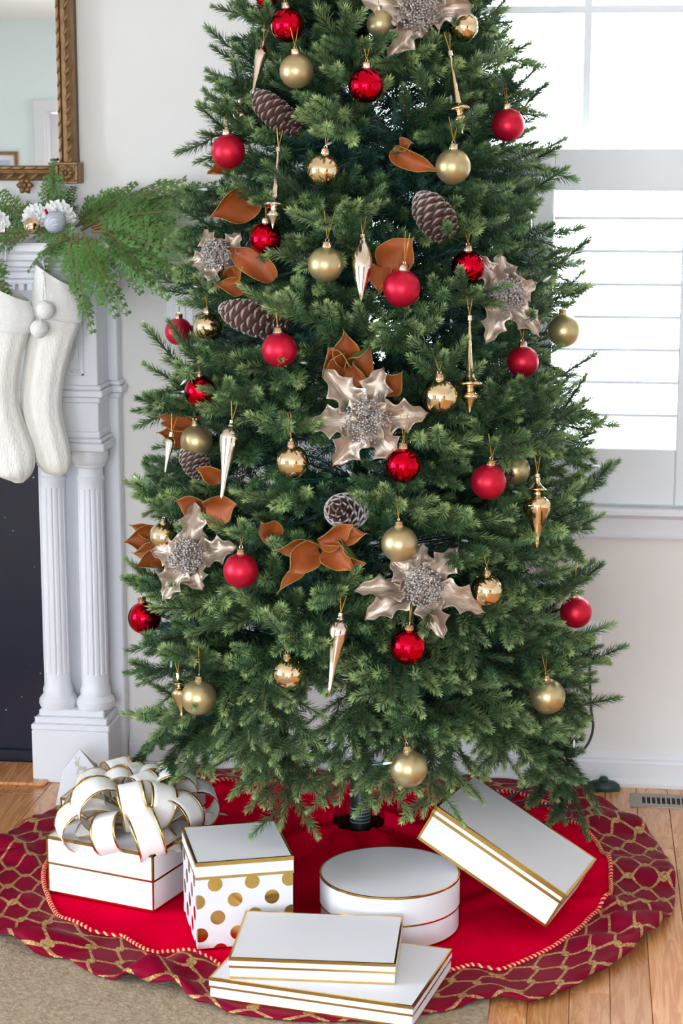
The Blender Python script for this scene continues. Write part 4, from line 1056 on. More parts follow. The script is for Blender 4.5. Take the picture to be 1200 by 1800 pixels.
# ---- decoration table: (kind, px, py, radius px, label)
BALLS = [
 ('red_matte', 893, 220, 29, 'satin red ball ornament against the bright window near the top'), ('red_matte', 401, 266, 30, 'satin red ball ornament at the upper left edge above the rust leaf'),
 ('red_matte', 706, 507, 33, 'satin red ball ornament beside the long silver drop in the upper middle'), ('red_matte', 491, 615, 31, 'satin red ball ornament hanging under the horizontal frosted pine cone'),
 ('red_matte', 858, 847, 31, 'satin red ball ornament on the right, left of the ornate gold finial'), ('red_matte', 423, 1003, 31, 'satin red ball ornament right of the lower left champagne poinsettia'),
 ('red_matte', 314, 583, 22, 'half hidden satin red ball ornament at the left edge by the light switch'), ('red_matte', 919, 636, 25, 'partly hidden satin red ball ornament right of the long thin finial'),
 ('red_matte', 1012, 1076, 28, 'satin red ball ornament at the lower right edge before the wall outlet'),
 ('red_gloss', 505, 44, 30, 'shiny red ball ornament near the top, above the champagne ball'), ('red_gloss', 643, 150, 31, 'shiny red ball ornament in the upper middle of the tree'),
 ('red_gloss', 466, 420, 26, 'shiny red ball ornament tucked below the slender finial on the upper left'), ('red_gloss', 822, 470, 27, 'shiny dark red ball ornament beside the right champagne poinsettia'),
 ('red_gloss', 352, 688, 28, 'shiny red ball ornament on the left above the curled rust leaves'), ('red_gloss', 708, 818, 31, 'shiny red ball ornament just under the central champagne poinsettia'),
 ('red_gloss', 717, 1137, 32, 'shiny red ball ornament just under the lower champagne poinsettia'), ('red_gloss', 254, 1086, 29, 'shiny red ball ornament at the lower left edge by the mantel column'),
 ('red_gloss', 468, -2, 18, 'shiny red ball ornament cut by the top of the picture'),
 ('gold_matte', 521, 125, 30, 'satin champagne ball ornament near the top left of the tree'), ('gold_matte', 796, 293, 31, 'satin champagne ball ornament below the slanting finial on the upper right'),
 ('gold_matte', 572, 465, 31, 'satin champagne ball ornament left of the long silver drop'), ('gold_matte', 991, 581, 29, 'satin champagne ball ornament hanging before the shutter slats'),
 ('gold_matte', 702, 956, 32, 'satin champagne ball ornament directly above the lower champagne poinsettia'), ('gold_matte', 349, 1226, 31, 'satin champagne ball ornament at the lower left above the ribbon bow'),
 ('gold_matte', 962, 1224, 31, 'satin champagne ball ornament at the lower right by the wall'), ('gold_matte', 718, 1351, 33, 'lowest satin champagne ball ornament, hanging right of the tree pole'),
 ('gold_matte', 345, 775, 26, 'half hidden satin champagne ball ornament between the left rust leaves'), ('gold_matte', 905, 826, 24, 'half hidden satin champagne ball ornament behind the right satin red ball'), ('gold_matte', 668, 42, 22, 'hidden satin champagne ball ornament behind a sprig at the top'),
 ('gold_gloss', 568, 299, 29, 'mirror gold ball ornament in the upper left middle of the tree'), ('gold_gloss', 815, 47, 26, 'mirror gold ball ornament right of the top champagne poinsettia'),
 ('gold_gloss', 773, 697, 31, 'mirror gold ball ornament right of the central champagne poinsettia'), ('gold_gloss', 514, 812, 29, 'mirror gold ball ornament left of the central champagne poinsettia'),
 ('gold_gloss', 854, 1038, 29, 'mirror gold ball ornament at the right tip of the lower poinsettia'), ('gold_gloss', 507, 1184, 28, 'mirror gold ball ornament above the drooping bottom branches'),
 ('gold_gloss', 366, 575, 24, 'half hidden mirror gold ball ornament left of the horizontal pine cone'), ('gold_gloss', 423, 203, 21, 'half hidden mirror gold ball ornament left of the upper pine cone'), ('gold_gloss', 287, 943, 25, 'mirror gold ball ornament behind the lower left poinsettia'),
]
# lathe profiles: fractions of length downward, radius as fraction of length
LONG = [(0, .012), (.02, .02), (.04, .012), (.10, .015), (.35, .024), (.55, .040), (.62, .058), (.655, .10), (.69, .135), (.715, .12), (.735, .055), (.76, .045), (.79, .075), (.83, .088), (.87, .06), (.93, .022), (1, .003)]
DROP = [(0, .03), (.03, .045), (.05, .05), (.08, .09), (.15, .125), (.22, .128), (.30, .115), (.45, .085), (.62, .055), (.80, .034), (.95, .022), (1, .004)]
SPIN = [(0, .04), (.04, .055), (.06, .06), (.14, .10), (.28, .145), (.42, .155), (.58, .13), (.74, .085), (.88, .045), (1, .004)]
ORNA = [(0, .02), (.02, .045), (.06, .04), (.10, .05), (.14, .085), (.18, .135), (.20, .13), (.215, .06), (.24, .05), (.27, .055), (.29, .12), (.34, .175), (.41, .20), (.48, .185), (.58, .14), (.70, .085), (.82, .045), (.90, .028), (.93, .035), (.96, .025), (1, .006)]
FINIALS = [
 ('long', LONG, 791, 95, 813, 236, 'gold_gloss', 'slender gold finial slanting down the upper right of the tree'), ('long', LONG, 489, 264, 479, 403, 'silver', 'slender champagne finial hanging on the upper left'), ('long', LONG, 825, 560, 825, 727, 'gold_gloss', 'slender gold finial hanging right of the mirror gold ball'),
 ('drop', DROP, 407, 744, 389, 879, 'silver', 'long tapering silver drop left of centre'), ('drop', DROP, 598, 1083, 578, 1221, 'silver', 'long tapering silver drop low in the middle'), ('drop', DROP, 301, 765, 290, 832, 'silver', 'small silver drop under the left rust leaves'), ('drop', DROP, 462, 78, 444, 165, 'silver', 'silver drop near the top left edge beside the champagne ball'),
 ('spin', SPIN, 637, 417, 634, 531, 'silver', 'spindle shaped silver drop in the upper middle'), ('orna', ORNA, 944, 838, 943, 963, 'gold_gloss', 'ornate gold finial with a bulb at the right edge of the tree'), ('orna', ORNA, 313, 1188, 320, 1262, 'gold_gloss', 'ornate gold finial half hidden behind the lower left champagne ball')]
FLOWERS = [
 (735, 16, [(638, -2), (688, 98), (742, 62), (830, 8), (785, -50), (690, -50)], 52, 'champagne metallic poinsettia cut by the top of the picture'),
 (645, 738, [(572, 652), (672, 650), (748, 726), (704, 806), (588, 816), (543, 744)], 52, 'champagne metallic poinsettia in the middle of the tree'),
 (742, 1034, [(630, 1036), (646, 1085), (778, 1120), (852, 1072), (804, 966), (742, 958), (690, 985)], 46, 'champagne metallic poinsettia low on the tree above the shiny red ball'),
 (888, 520, [(846, 452), (882, 446), (945, 498), (952, 584), (858, 600)], 40, 'champagne metallic poinsettia at the right before the window'),
 (333, 978, [(338, 884), (262, 968), (280, 1050), (350, 1035), (412, 962)], 44, 'champagne metallic poinsettia at the lower left edge'),
 (384, 447, [(326, 464), (418, 412), (366, 508), (352, 404), (436, 470)], 34, 'champagne metallic poinsettia at the upper left edge above the rust leaves')]
CONES = [
 (450, 168, 526, 236, 30, 'frosted pine cone slanting on the upper left'), (742, 352, 792, 418, 38, 'frosted pine cone on the upper right beside the window'), (398, 545, 506, 578, 35, 'frosted pine cone lying horizontally above the left satin red ball'),
 (588, 897, 634, 900, 37, 'frosted pine cone facing out below the central poinsettia'), (328, 795, 362, 838, 27, 'frosted pine cone at the left under the hidden champagne ball'), (874, 818, 896, 846, 20, 'small frosted pine cone peeking out behind the right satin red ball'), (660, 210, 664, 256, 22, 'dark pine cone deep in the upper middle')]
LEAVES = [  # label, [(base px, tip px, width px, roll deg)]
 ('tight cluster of curled rust magnolia leaves above the central poinsettia', [(606, 640, 604, 584, 44, 10), (606, 640, 578, 612, 52, -30), (608, 645, 652, 612, 46, 40), (606, 645, 575, 660, 50, -10), (608, 648, 640, 676, 48, 30)]),
 ('spreading rust magnolia leaf spray below the frosted pine cone', [(562, 957, 480, 962, 36, -40), (556, 960, 502, 1006, 46, -8), (560, 955, 618, 920, 36, 25), (575, 958, 620, 1002, 44, 12), (590, 950, 640, 990, 40, 50), (545, 985, 492, 1046, 20, 40), (570, 952, 642, 938, 34, -20)]),
 ('single broad rust magnolia leaf at the upper left edge', [(452, 350, 370, 382, 56, 0)]), ('rust magnolia leaves below the upper left poinsettia', [(482, 492, 404, 434, 40, 10), (425, 492, 360, 486, 34, -20), (428, 510, 384, 500, 28, 15), (400, 490, 430, 468, 26, 0)]),
 ('wavy rust magnolia leaf under the dark pine cone', [(690, 262, 757, 300, 34, 15), (700, 262, 720, 250, 22, -50)]), ('rust magnolia leaves behind the upper satin red ball', [(672, 480, 728, 420, 56, -10), (676, 470, 664, 505, 40, 20)]),
 ('pair of curled rust magnolia leaves at the left edge', [(352, 735, 278, 736, 30, -35), (350, 752, 282, 748, 26, 20), (340, 775, 274, 764, 30, 15)]), ('fan of rust magnolia leaves at the lower left edge', [(300, 950, 220, 953, 46, 8), (300, 968, 240, 975, 40, -14), (305, 980, 238, 1002, 34, 20), (290, 940, 230, 923, 22, -20)]),
 ('rust magnolia leaves over the lower left poinsettia', [(370, 890, 308, 877, 36, -30), (362, 900, 415, 885, 50, 15)]), ('small rust magnolia leaf under the upper left satin red ball', [(415, 294, 366, 304, 24, 25)]), ('small rust magnolia leaf right of the left frosted pine cone', [(398, 842, 346, 822, 28, -15)]),
 ('dark rust magnolia leaf behind the central poinsettia', [(668, 690, 706, 652, 42, 10)]), ('dark rust magnolia leaf above the lower left satin red ball', [(486, 945, 456, 915, 36, 0)])]

# sight zones the branches keep clear of: (px, py, r, distance)
ZONES = []
def zone(p_, rpx, extra=0): 
    x_, y_, z_ = prj(p_); ZONES.append((x_, y_, rpx, z_ + extra))
PLACED = []
for (mt, px, py, r, lab) in BALLS:
    hid = any(w in lab for w in ('hidden', 'tucked', 'dark red')); s_ = surf(px, py, .82 if hid else .93); dep = (s_ - CAM).dot(FW); R_ = r / F_PX * dep * (1.0 if not hid else 1.1)
    c = s_ - ray(px, py).normalized() * R_ * .8; PLACED.append(('ball', c, R_, mt, lab)); zone(c, r * (.98 if not hid else .45))
for f in FINIALS:
    a, b = surf(f[2], f[3], .95), None; d_ = (a - CAM).dot(FW) - .02
    a = CAM + ray(f[2], f[3]) * d_; b = CAM + ray(f[4], f[5]) * (d_ - .01); PLACED.append(('finial', a, b, f)); 
    for q in range(7): zone(a.lerp(b, q / 6), 13 if 'hidden' not in f[7] else 4)
FLW = []
for (px, py, tips, lw, lab) in FLOWERS:
    s_ = surf(px, py, .93); d_ = (s_ - CAM).dot(FW) - .015; c = CAM + ray(px, py) * d_; FLW.append((c, d_)); zone(c, 36)
    for (tx, ty) in tips:
        for q in (.4, .75): zone(CAM + ray(px + (tx - px) * q, py + (ty - py) * q) * d_, 24)
for (ax_, ay_, bx_, by_, r, lab) in CONES:
    d_ = (surf((ax_ + bx_) / 2, (ay_ + by_) / 2, .86 if 'dark' not in lab else .35) - CAM).dot(FW); PLACED.append(('cone', CAM + ray(ax_, ay_) * d_, CAM + ray(bx_, by_) * (d_ + (.0 if 'facing' not in lab else .09)), r / F_PX * d_, lab))
    for q in (0, .5, 1): zone(CAM + ray(ax_ + (bx_ - ax_) * q, ay_ + (by_ - ay_) * q) * d_, r * .72)
for (lab, lv) in LEAVES:
    for (x0, y0, x1, y1, w, rl_) in lv:
        d_ = (surf((x0 + x1) / 2, (y0 + y1) / 2, .90) - CAM).dot(FW)
        for q in (.45, .8): zone(CAM + ray(x0 + (x1 - x0) * q, y0 + (y1 - y0) * q) * d_, w * .36)
ZX = np.array([z[0] for z in ZONES]); ZY = np.array([z[1] for z in ZONES]); ZRr = np.array([z[2] for z in ZONES]); ZD = np.array([z[3] for z in ZONES])
def low_limit(px):
    return float(np.interp(px, [200, 300, 420, 470, 485, 520, 540, 600, 615, 700, 780, 800, 900, 940, 1000, 1030, 1060], [1330, 1372, 1345, 1410, 1425, 1350, 1215, 1215, 1395, 1400, 1400, 1330, 1330, 1355, 1425, 1400, 1300]))
SLY, SLX = [0, 160, 240, 350, 500, 640, 720, 800, 920, 1040, 1190, 1320, 1400], [385, 362, 338, 312, 290, 276, 242, 230, 206, 230, 228, 222, 226]
SRY, SRX = [0, 110, 200, 300, 470, 660, 745, 860, 960, 1160, 1250, 1320, 1420], [908, 955, 962, 992, 1026, 1036, 1070, 1076, 1042, 1084, 1056, 1056, 1046]
def clear(pts, margin=19, frac=.16, inset=26):
    bad = 0; tot = 0
    for p_ in pts:
        x_, y_, z_ = prj(p_)
        if p_.y > -.035 or p_.z < .05: return False
        if y_ > low_limit(x_) - 18: return False
        if x_ < np.interp(y_, SLY, SLX) + inset or x_ > np.interp(y_, SRY, SRX) - inset: return False
        hit = ((ZX - x_) ** 2 + (ZY - y_) ** 2 < (ZRr + margin) ** 2) & (ZD + .02 > z_); tot += 1; bad += bool(hit.any())
    return bad <= frac * tot
stems = MB(); BR = []
def try_branch(tip, d, k, roll, scale=1.0, check=True, frac=.16, m=19, inset=26):
    d = Vector(d).normalized(); L = .22
    side = Vector((0, 0, 1)); R_ = frame(d, side) @ Matrix.Rotation(roll, 3, 'X')
    tipl = max(SPP[k][:4], key=lambda q: q.x) * scale; base = Vector(tip) - R_ @ tipl
    pts = [base + R_ @ (q * scale) for q in SPP[k]] + [Vector(tip)]
    if check and not clear(pts, m, frac, inset): return False
    BR.append((base, R_, k, scale)); return True
rb = random.Random(21)
def out_dir(p_, el): 
    v = Vector((p_.x - AX.x, p_.y - AX.y, 0)).normalized(); return v * math.cos(el) + Vector((0, 0, 1)) * math.sin(el)
# branches that carry the ornaments: the tip ends where the thread hangs
for it in PLACED:
    if it[0] == 'ball': top = it[1] + Vector((0, 0, it[2] * 1.95))
    elif it[0] == 'finial': top = it[1] + Vector((0, 0, .045))
    else: continue
    if prj(top)[1] < -20: continue
    o_ = out_dir(top, .35); tip = top + o_ * .02 + Vector((0, 0, .004))
    for tr in range(8):
        a_ = rb.uniform(-.7, .7); dd = Matrix.Rotation(a_, 3, 'Z') @ out_dir(top, rb.uniform(.0, .5))
        if try_branch(tip, dd, rb.choice((0, 1, 3, 5)), rb.uniform(-.4, .4), .85, frac=.22, m=4, inset=-10): break
# hand-placed drooping bottom branches and silhouette tips: (tip px, root px, mesh)
for (tx, ty, rx, ry, k, kk) in ((484, 1418, 500, 1270, 7, .9), (515, 1365, 520, 1230, 8, .86), (455, 1345, 478, 1220, 7, .84), (610, 1388, 655, 1265, 2, .9), (575, 1330, 640, 1250, 4, .86), (665, 1392, 670, 1280, 7, .94), (752, 1398, 745, 1270, 8, .94), (1006, 1410, 985, 1270, 8, .86), (950, 1350, 930, 1240, 7, .8), (968, 1385, 955, 1260, 7, .8), (290, 1366, 340, 1270, 2, .92), (345, 1350, 385, 1265, 4, .94), (245, 1325, 310, 1260, 2, .86), (410, 1330, 440, 1240, 4, .95), (795, 1370, 770, 1270, 7, .86), (870, 1325, 850, 1220, 7, .9), (905, 1330, 890, 1215, 2, .86), (690, 1350, 700, 1240, 4, .8), (525, 1300, 515, 1180, 4, .92), (490, 1330, 470, 1200, 2, .96), (545, 1228, 520, 1130, 1, .9), (430, 1300, 440, 1190, 4, 1.0), (562, 1205, 545, 1110, 0, .85), (640, 1300, 650, 1190, 3, .94), (612, 1290, 640, 1180, 2, .9), (600, 1240, 625, 1140, 0, .8), (470, 1250, 455, 1150, 1, 1.0), (735, 1290, 730, 1190, 2, .97)):
    d_ = (surf(tx, min(ty, 1300), kk) - CAM).dot(FW); a = CAM + ray(tx, ty) * d_; b = CAM + ray(rx, ry) * (d_ + .10); dd = a - b
    o3 = out_dir(a, 0); R_ = frame(dd, o3 * .7 + Vector((0, 0, .7))); BR.append((b, R_ @ Matrix.Rotation(.0, 3, 'X'), min(k, 6), dd.length / .22)) 
SIL_L = [(395, 12), (398, 92), (372, 160), (345, 237), (322, 352), (312, 405), (298, 500), (290, 575), (283, 640), (250, 718), (262, 690), (236, 780), (232, 872), (213, 920), (240, 1035), (246, 1002), (243, 1130), (236, 1185), (234, 1260), (229, 1320), (250, 1090), (305, 470), (330, 300)]
SIL_R = [(900, 20), (948, 108), (950, 195), (980, 270), (985, 300), (940, 390), (1018, 465), (1010, 508), (1020, 660), (1062, 745), (1045, 710), (1068, 855), (1045, 895), (1030, 965), (1000, 930), (1078, 1162), (1050, 1120), (1045, 1250), (1030, 1185), (1050, 1320), (975, 330), (990, 620), (1005, 410), (1035, 800), (1030, 1060)]
for sd, lst in ((-1, SIL_L), (1, SIL_R)):
    for (px, py) in lst:
        px -= sd * 24
        d_ = (surf(px, py, 1.0) - CAM).dot(FW); tip = CAM + ray(px, py) * d_; o_ = out_dir(tip, rb.uniform(-.12, .38) if py < 1000 else rb.uniform(-.25, .15))
        for tr in range(4):
            if try_branch(tip, o_, rb.choice((0, 3, 5, 1)), rb.uniform(-.8, .8), rb.uniform(.85, 1.0), frac=.2, m=12, inset=-30): break
def fill(n, lo, hi, elf, frac, mind, kset, tries=9000, half=math.radians(118), zr=(.20, 2.12)):
    cnt = 0; tips = [b + R_ @ Vector((.2 * s_, 0, 0)) for b, R_, k, s_ in BR]
    for _ in range(tries):
        if cnt >= n: break
        z = rb.uniform(*zr); az = CAMDIR + rb.uniform(-half, half); f = rb.uniform(lo, hi); rr = treeR(z) * f
        tip = Vector((AX.x + rr * math.cos(az), AX.y + rr * math.sin(az), z))
        if any((tip - q).length < mind for q in tips): continue
        el = elf(z) + rb.uniform(-.25, .25); v = Matrix.Rotation(rb.uniform(-.45, .45), 3, 'Z') @ out_dir(tip, el)
        if try_branch(tip, v, rb.choice(kset), rb.uniform(-.6, .6), rb.uniform(.8, 1.05), frac=frac): tips.append(tip); cnt += 1
    return cnt
elf = lambda z: float(np.interp(z, [.2, .4, .8, 1.4, 2.1], [-.35, -.10, .06, .2, .38]))
n1 = fill(150, .90, 1.0, elf, .10, .085, (0, 1, 2, 3, 4, 6))
n2 = fill(max(0, 300 - len(BR)), .70, .90, elf, .14, .07, (0, 1, 2, 3, 4, 5, 6))
print('branches', len(BR), n1, n2)
for (b, R_, k, s_) in BR[:300]:
    o = link('branch', SPR[k], TREE); o.matrix_local = Matrix.Translation(b - AX) @ R_.to_4x4() @ Matrix.Diagonal((s_, s_, s_, 1))
    root = Vector((0, 0, max(.25, min(2.2, b.z - .10 if b.z > .35 else b.z + .06)))); bl = b - AX; 
    if all(not (525 < prj(AX + root.lerp(bl, q_ / 6))[0] < 612 and prj(AX + root.lerp(bl, q_ / 6))[1] > 1200) for q_ in range(1, 7)): stems.tube([root, root.lerp(bl, .5) + Vector((0, 0, .01)), bl + R_ @ Vector((.03, 0, 0))], .0028, 4, cap=False)
# further spruce sprays beyond the three hundred counted ones
BR.clear(); BRK = []
n3 = fill(170, .50, .90, elf, .12, .055, (0, 1, 2, 3, 4, 5, 6), 12000, zr=(.16, 2.15))
Vs = []; Ts = []
SPV = []
for me_ in SPR:
    nq = sum(1 for p_ in me_.polygons if p_.material_index == 0) * 4; co = np.empty(len(me_.vertices) * 3, dtype=np.float32); me_.vertices.foreach_get('co', co); tv = np.empty(len(me_.vertices), dtype=np.float32); me_.attributes['tint'].data.foreach_get('value', tv); SPV.append((co.reshape(-1, 3)[:nq], tv[:nq]))
for (b, R_, k, s_) in BR: Vs.append(SPV[k][0] * s_ @ np.array(R_).T + np.array(b - AX)); Ts.append(SPV[k][1] * .9)
print('extra sprays', n3, sum(len(v) for v in Vs) // 2)
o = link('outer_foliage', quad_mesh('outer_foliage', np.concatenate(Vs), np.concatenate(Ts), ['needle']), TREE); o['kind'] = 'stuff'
o = stems.build('wire_stems', 'pole', TREE); o['kind'] = 'stuff'
# inner dark tinsel foliage, plus the branches at the back: too many to pick apart
Vs = []; Ts = []; BR2 = []; NB_ = len(BR); BR_keep = BR
inner = []
for q in range(4):
    pp = spray_paths(100 + q, .24, 5, .1, .15); vv = []; tt = []
    for j, (pts, sc_) in enumerate(pp):
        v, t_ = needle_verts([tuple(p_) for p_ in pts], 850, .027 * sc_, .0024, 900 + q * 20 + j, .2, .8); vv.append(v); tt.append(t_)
    inner.append((np.concatenate(vv), np.concatenate(tt), [p_ for pts, _ in pp for p_ in pts[1::2]]))
cnt = 0
for _ in range(4000):
    if cnt >= 430: break
    z = rb.uniform(.22, 2.2); az = CAMDIR + rb.uniform(-PI, PI); back = abs((az - CAMDIR + PI) % (2 * PI) - PI) > math.radians(105)
    f = rb.uniform(.30, .74) if not back else rb.uniform(.55, .97); rr = treeR(z) * f; tip = Vector((AX.x + rr * math.cos(az), AX.y + rr * math.sin(az), z)); q = rb.randrange(4)
    d = Matrix.Rotation(rb.uniform(-.6, .6), 3, 'Z') @ out_dir(tip, elf(z) + rb.uniform(-.35, .35)); R_ = frame(d, Vector((0, 0, 1))) @ Matrix.Rotation(rb.uniform(-1, 1), 3, 'X'); s_ = min(1.0, rr / .24 + .25)
    base = tip - R_ @ Vector((.24 * s_, 0, .01)); pts = [base + R_ @ (p_ * s_) for p_ in inner[q][2]]
    if not clear(pts, -4, .12): continue
    Rn = np.array(R_); Vs.append(inner[q][0] * s_ @ Rn.T + np.array(base - AX)); Ts.append(inner[q][1]); cnt += 1
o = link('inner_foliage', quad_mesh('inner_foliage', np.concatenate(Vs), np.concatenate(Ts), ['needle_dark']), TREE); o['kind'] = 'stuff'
print('inner', cnt, sum(len(v) for v in Vs) // 2)

# ================================================================== ORNAMENTS
sph = MB(); P = []; nu, nv = 40, 25
for i in range(nu):
    for j in range(nv):
        th = PI * j / (nv - 1); a = 2 * PI * i / nu; P.append((math.sin(th) * math.cos(a), math.sin(th) * math.sin(a), -math.cos(th)))
sph.grid(P, nu, nv, closed_u=True)
BM = {m_: sph.mesh('ball_' + m_, m_, True) for m_ in ('red_matte', 'red_gloss', 'gold_matte', 'gold_gloss')}
capm = MB().lathe([(.24, .93), (.24, 1.24), (.26, 1.27), (.2, 1.30), (.0001, 1.31)], 24, flute=lambda a, z: 1 + .05 * math.cos(12 * a) if z < 1.25 else 1)
capm.tube([(.10 * math.cos(a), 0, 1.36 + .10 * math.sin(a)) for a in [2 * PI * k / 12 for k in range(13)]], .022, 5, cap=False)
CAPM = capm.mesh('cap', 'cap', auto=50, smooth=True)
TH = []
for q in range(3):
    hh = (1.2, 1.45, 1.7)[q]; sx = (.28, .38, .30)[q]
    TH.append(MB().tube([(-sx, .05, 1.3 + hh), (-.01, 0, 1.45), (.01, 0, 1.45), (sx, -.05, 1.3 + hh * .97)], .024, 5).mesh('hanging_thread', 'thread', True))
for n_, it in enumerate(PLACED):
    if it[0] == 'ball':
        _, c, r, mt, lab = it; grp = {'red_matte': 'satin red balls', 'red_gloss': 'shiny red balls', 'gold_matte': 'satin champagne balls', 'gold_gloss': 'mirror gold balls'}[mt]
        t = thing('ball_ornament', lab, 'ornament', c, Matrix.Rotation(random.uniform(-.12, .12), 3, 'Y') @ Matrix.Rotation(random.uniform(0, 6), 3, 'Z'), grp, r)
        link('glass_ball', BM[mt], t); link('cap', CAPM, t); link('hanging_thread', TH[n_ % 3], t)
    elif it[0] == 'finial':
        _, a, b, f = it; d = a - b; L = d.length; t = thing('finial_ornament', f[7], 'ornament', a, frame(d.orthogonal(), d), 'glass finials')
        pr = f[1]; fine = catmull([(r_ * L, -u * L, 0) for u, r_ in pr], 4); MB().lathe([(max(.0003, p_.x), p_.y) for p_ in fine], 32).build('glass_drop', f[6], t, True)
        MB().lathe([(.0052, -.004), (.0052, .006), (.0001, .007)], 14).build('cap', 'cap', t, auto=40)
        MB().tube([(-.008, 0, .046), (-.0005, 0, .008), (.0005, 0, .008), (.008, 0, .044)], .0008, 5).build('hanging_thread', 'thread', t)
    elif it[0] == 'cone':
        _, a, b, r, lab = it; d = (b - a); face = 'facing' in lab
        L = max(d.length, r * 1.5); x = d.normalized(); t = thing('pine_cone', lab, 'pine cone', (a + b) / 2, frame(x, Vector((0, 0, 1))), 'frosted pine cones')
        mb = MB(); mb.tube([(-L * .5, 0, 0), (-L * .3, 0, 0), (L * .25, 0, 0), (L * .5, 0, 0)], [r * .08, r * .34, r * .34, r * .1], 10); mb.build('cone_core', 'cone', t, True)
        sm_ = MB(); W_ = .40 * r; l_ = .62 * r
        for mi_, (t0, t1) in enumerate(((0, .86), (.86, 1.0))):
            P = []
            for i in range(5):
                u = t0 + (t1 - t0) * i / 4; w_ = W_ * (.35 + .65 * math.sin(min(1.0, u * 1.05) * PI * .62)) * (1 if u < .8 else 1 - .45 * ((u - .8) / .2) ** 2)
                for j in range(5): v = j / 2 - 1; P.append((l_ * u - .05 * r * v * v * u, v * w_, .10 * r * u * u - .07 * r * v * v + .0))
            sm_.grid(P, 5, 5, mi_)
            sm_.grid([(x_, y_, z_ - .05 * r) for x_, y_, z_ in P], 5, 5, mi_)
        sme = sm_.mesh('scale', ['cone', 'frost'], True)
        ns_ = 78 if r > .03 else 50
        for k in range(ns_):
            u = k / (ns_ - 1); ang = k * 2.39996; ax = (-.5 + .95 * u) * L; rad = r * .55 * min(1, u / .25 + .02) ** .6 * (1 - .55 * max(0, u - .7) / .3); sz = .50 + .55 * math.sin(PI * min(.9, u * .75 + .12)); el = math.radians(max(-4, 80 - 84 * u ** .55))
            # cone tip is at -x, its scales lean toward the tip
            rad_d = Vector((0, math.cos(ang), math.sin(ang))); dirv = rad_d * math.cos(el) + Vector((-1, 0, 0)) * math.sin(el)
            nrm = Vector((-1, 0, 0)) * math.cos(el) - rad_d * math.sin(el)
            o = link('scale', sme, t); o.matrix_local = Matrix.Translation(Vector((ax, 0, 0)) + rad_d * rad * .55) @ frame(dirv, -nrm if False else nrm).to_4x4() @ Matrix.Diagonal((sz, sz, sz, 1))

# ---- poinsettias with holly-shaped leaves
def holly_leaf(L, W_, seed, cup=.30):
    r = random.Random(seed); P = []; nu, nv = 25, 9; tw = r.uniform(-.3, .3); ph = r.uniform(0, 6)
    for i in range(nu):
        t = i / (nu - 1); base = math.sin(PI * min(1, t ** .8 * .93 + .05)) ** .75; sp = (t * 3.6 + .25) % 1.0; spike = (1 - abs(2 * sp - 1)) ** 1.8
        w = W_ / 2 * base * (.62 + .50 * spike) * (1 if t < .86 else max(.02, (1 - t) / .14)) + .0006
        for j in range(nv):
            v = j / (nv - 1) * 2 - 1; z = cup * W_ * (v * v) * base + .06 * L * math.sin(t * 5 + ph + v * 1.4) + .15 * W_ * math.sin(9 * t + 3 * v + ph) * abs(v) - .10 * L * t * t
            P.append((t * L, v * w + tw * w * .2, z + tw * v * w * .8 - .012 * W_ * math.cos(v * 9)))
    return MB().grid(P, nu, nv)
for fi, ((px, py, tips, lw, lab), (c, d_)) in enumerate(zip(FLOWERS, FLW)):
    nrm = (CAM - c).normalized() * .8 + out_dir(c, .2) * .5; nrm.normalize()
    t = thing('poinsettia_pick', lab, 'flower pick', c, None, 'champagne poinsettias')
    for k, (tx, ty) in enumerate(tips):
        q = CAM + ray(tx, ty) * d_; d = q - c; d = d - nrm * d.dot(nrm) * .5; L = (q - c).length * 1.06; o = holly_leaf(L, lw / F_PX * d_ * 1.25, fi * 10 + k).build('leaf', 'pale_leaf', t, True)
        o.matrix_local = Matrix.Translation(-nrm * (.012 + .006 * (k % 2))) @ frame(d, nrm).to_4x4() @ Matrix.Rotation(random.uniform(-.35, .35), 4, 'X'); solidify(o, .0007)
    rr = random.Random(fi)
    for k in range(4):   # short inner leaves
        an = k * PI / 2 + .5 + fi; up_ = nrm.orthogonal().normalized(); d = up_ * math.cos(an) + nrm.cross(up_) * math.sin(an); o = holly_leaf(.060 * lw / 50, .045 * lw / 50, 200 + fi * 10 + k).build('leaf', 'pale_leaf', t, True)
        o.matrix_local = frame(d * .8 + nrm * .62, nrm).to_4x4(); solidify(o, .0007)
    mb = MB(); up_ = nrm.orthogonal().normalized(); vp = nrm.cross(up_); R0 = .043 * lw / 50
    ico = [(0, 0, 1)] + [(.894 * math.cos(2 * PI * k / 5), .894 * math.sin(2 * PI * k / 5), .447) for k in range(5)] + [(.894 * math.cos(2 * PI * (k + .5) / 5), .894 * math.sin(2 * PI * (k + .5) / 5), -.447) for k in range(5)] + [(0, 0, -1)]
    icf = [(0, 1 + k, 1 + (k + 1) % 5) for k in range(5)] + [(1 + k, 6 + k, 1 + (k + 1) % 5) for k in range(5)] + [(6 + k, 6 + (k + 1) % 5, 1 + (k + 1) % 5) for k in range(5)] + [(11, 6 + (k + 1) % 5, 6 + k) for k in range(5)]
    for k in range(230):
        a = k * 2.39996; q = math.sqrt((k + .5) / 230); p_ = (up_ * math.cos(a) + vp * math.sin(a)) * R0 * q * rr.uniform(.9, 1.15) + nrm * (.026 * (1 - q * q) * (.7 + .5 * math.sin(3 * a + fi)) + rr.uniform(-.006, .010) + .018); s_ = rr.uniform(.0022, .0036)
        mb.add([p_ + Vector(v) * s_ for v in ico], icf)
    o = mb.build('glitter_berries', 'berry', t, True); o['kind'] = 'stuff'

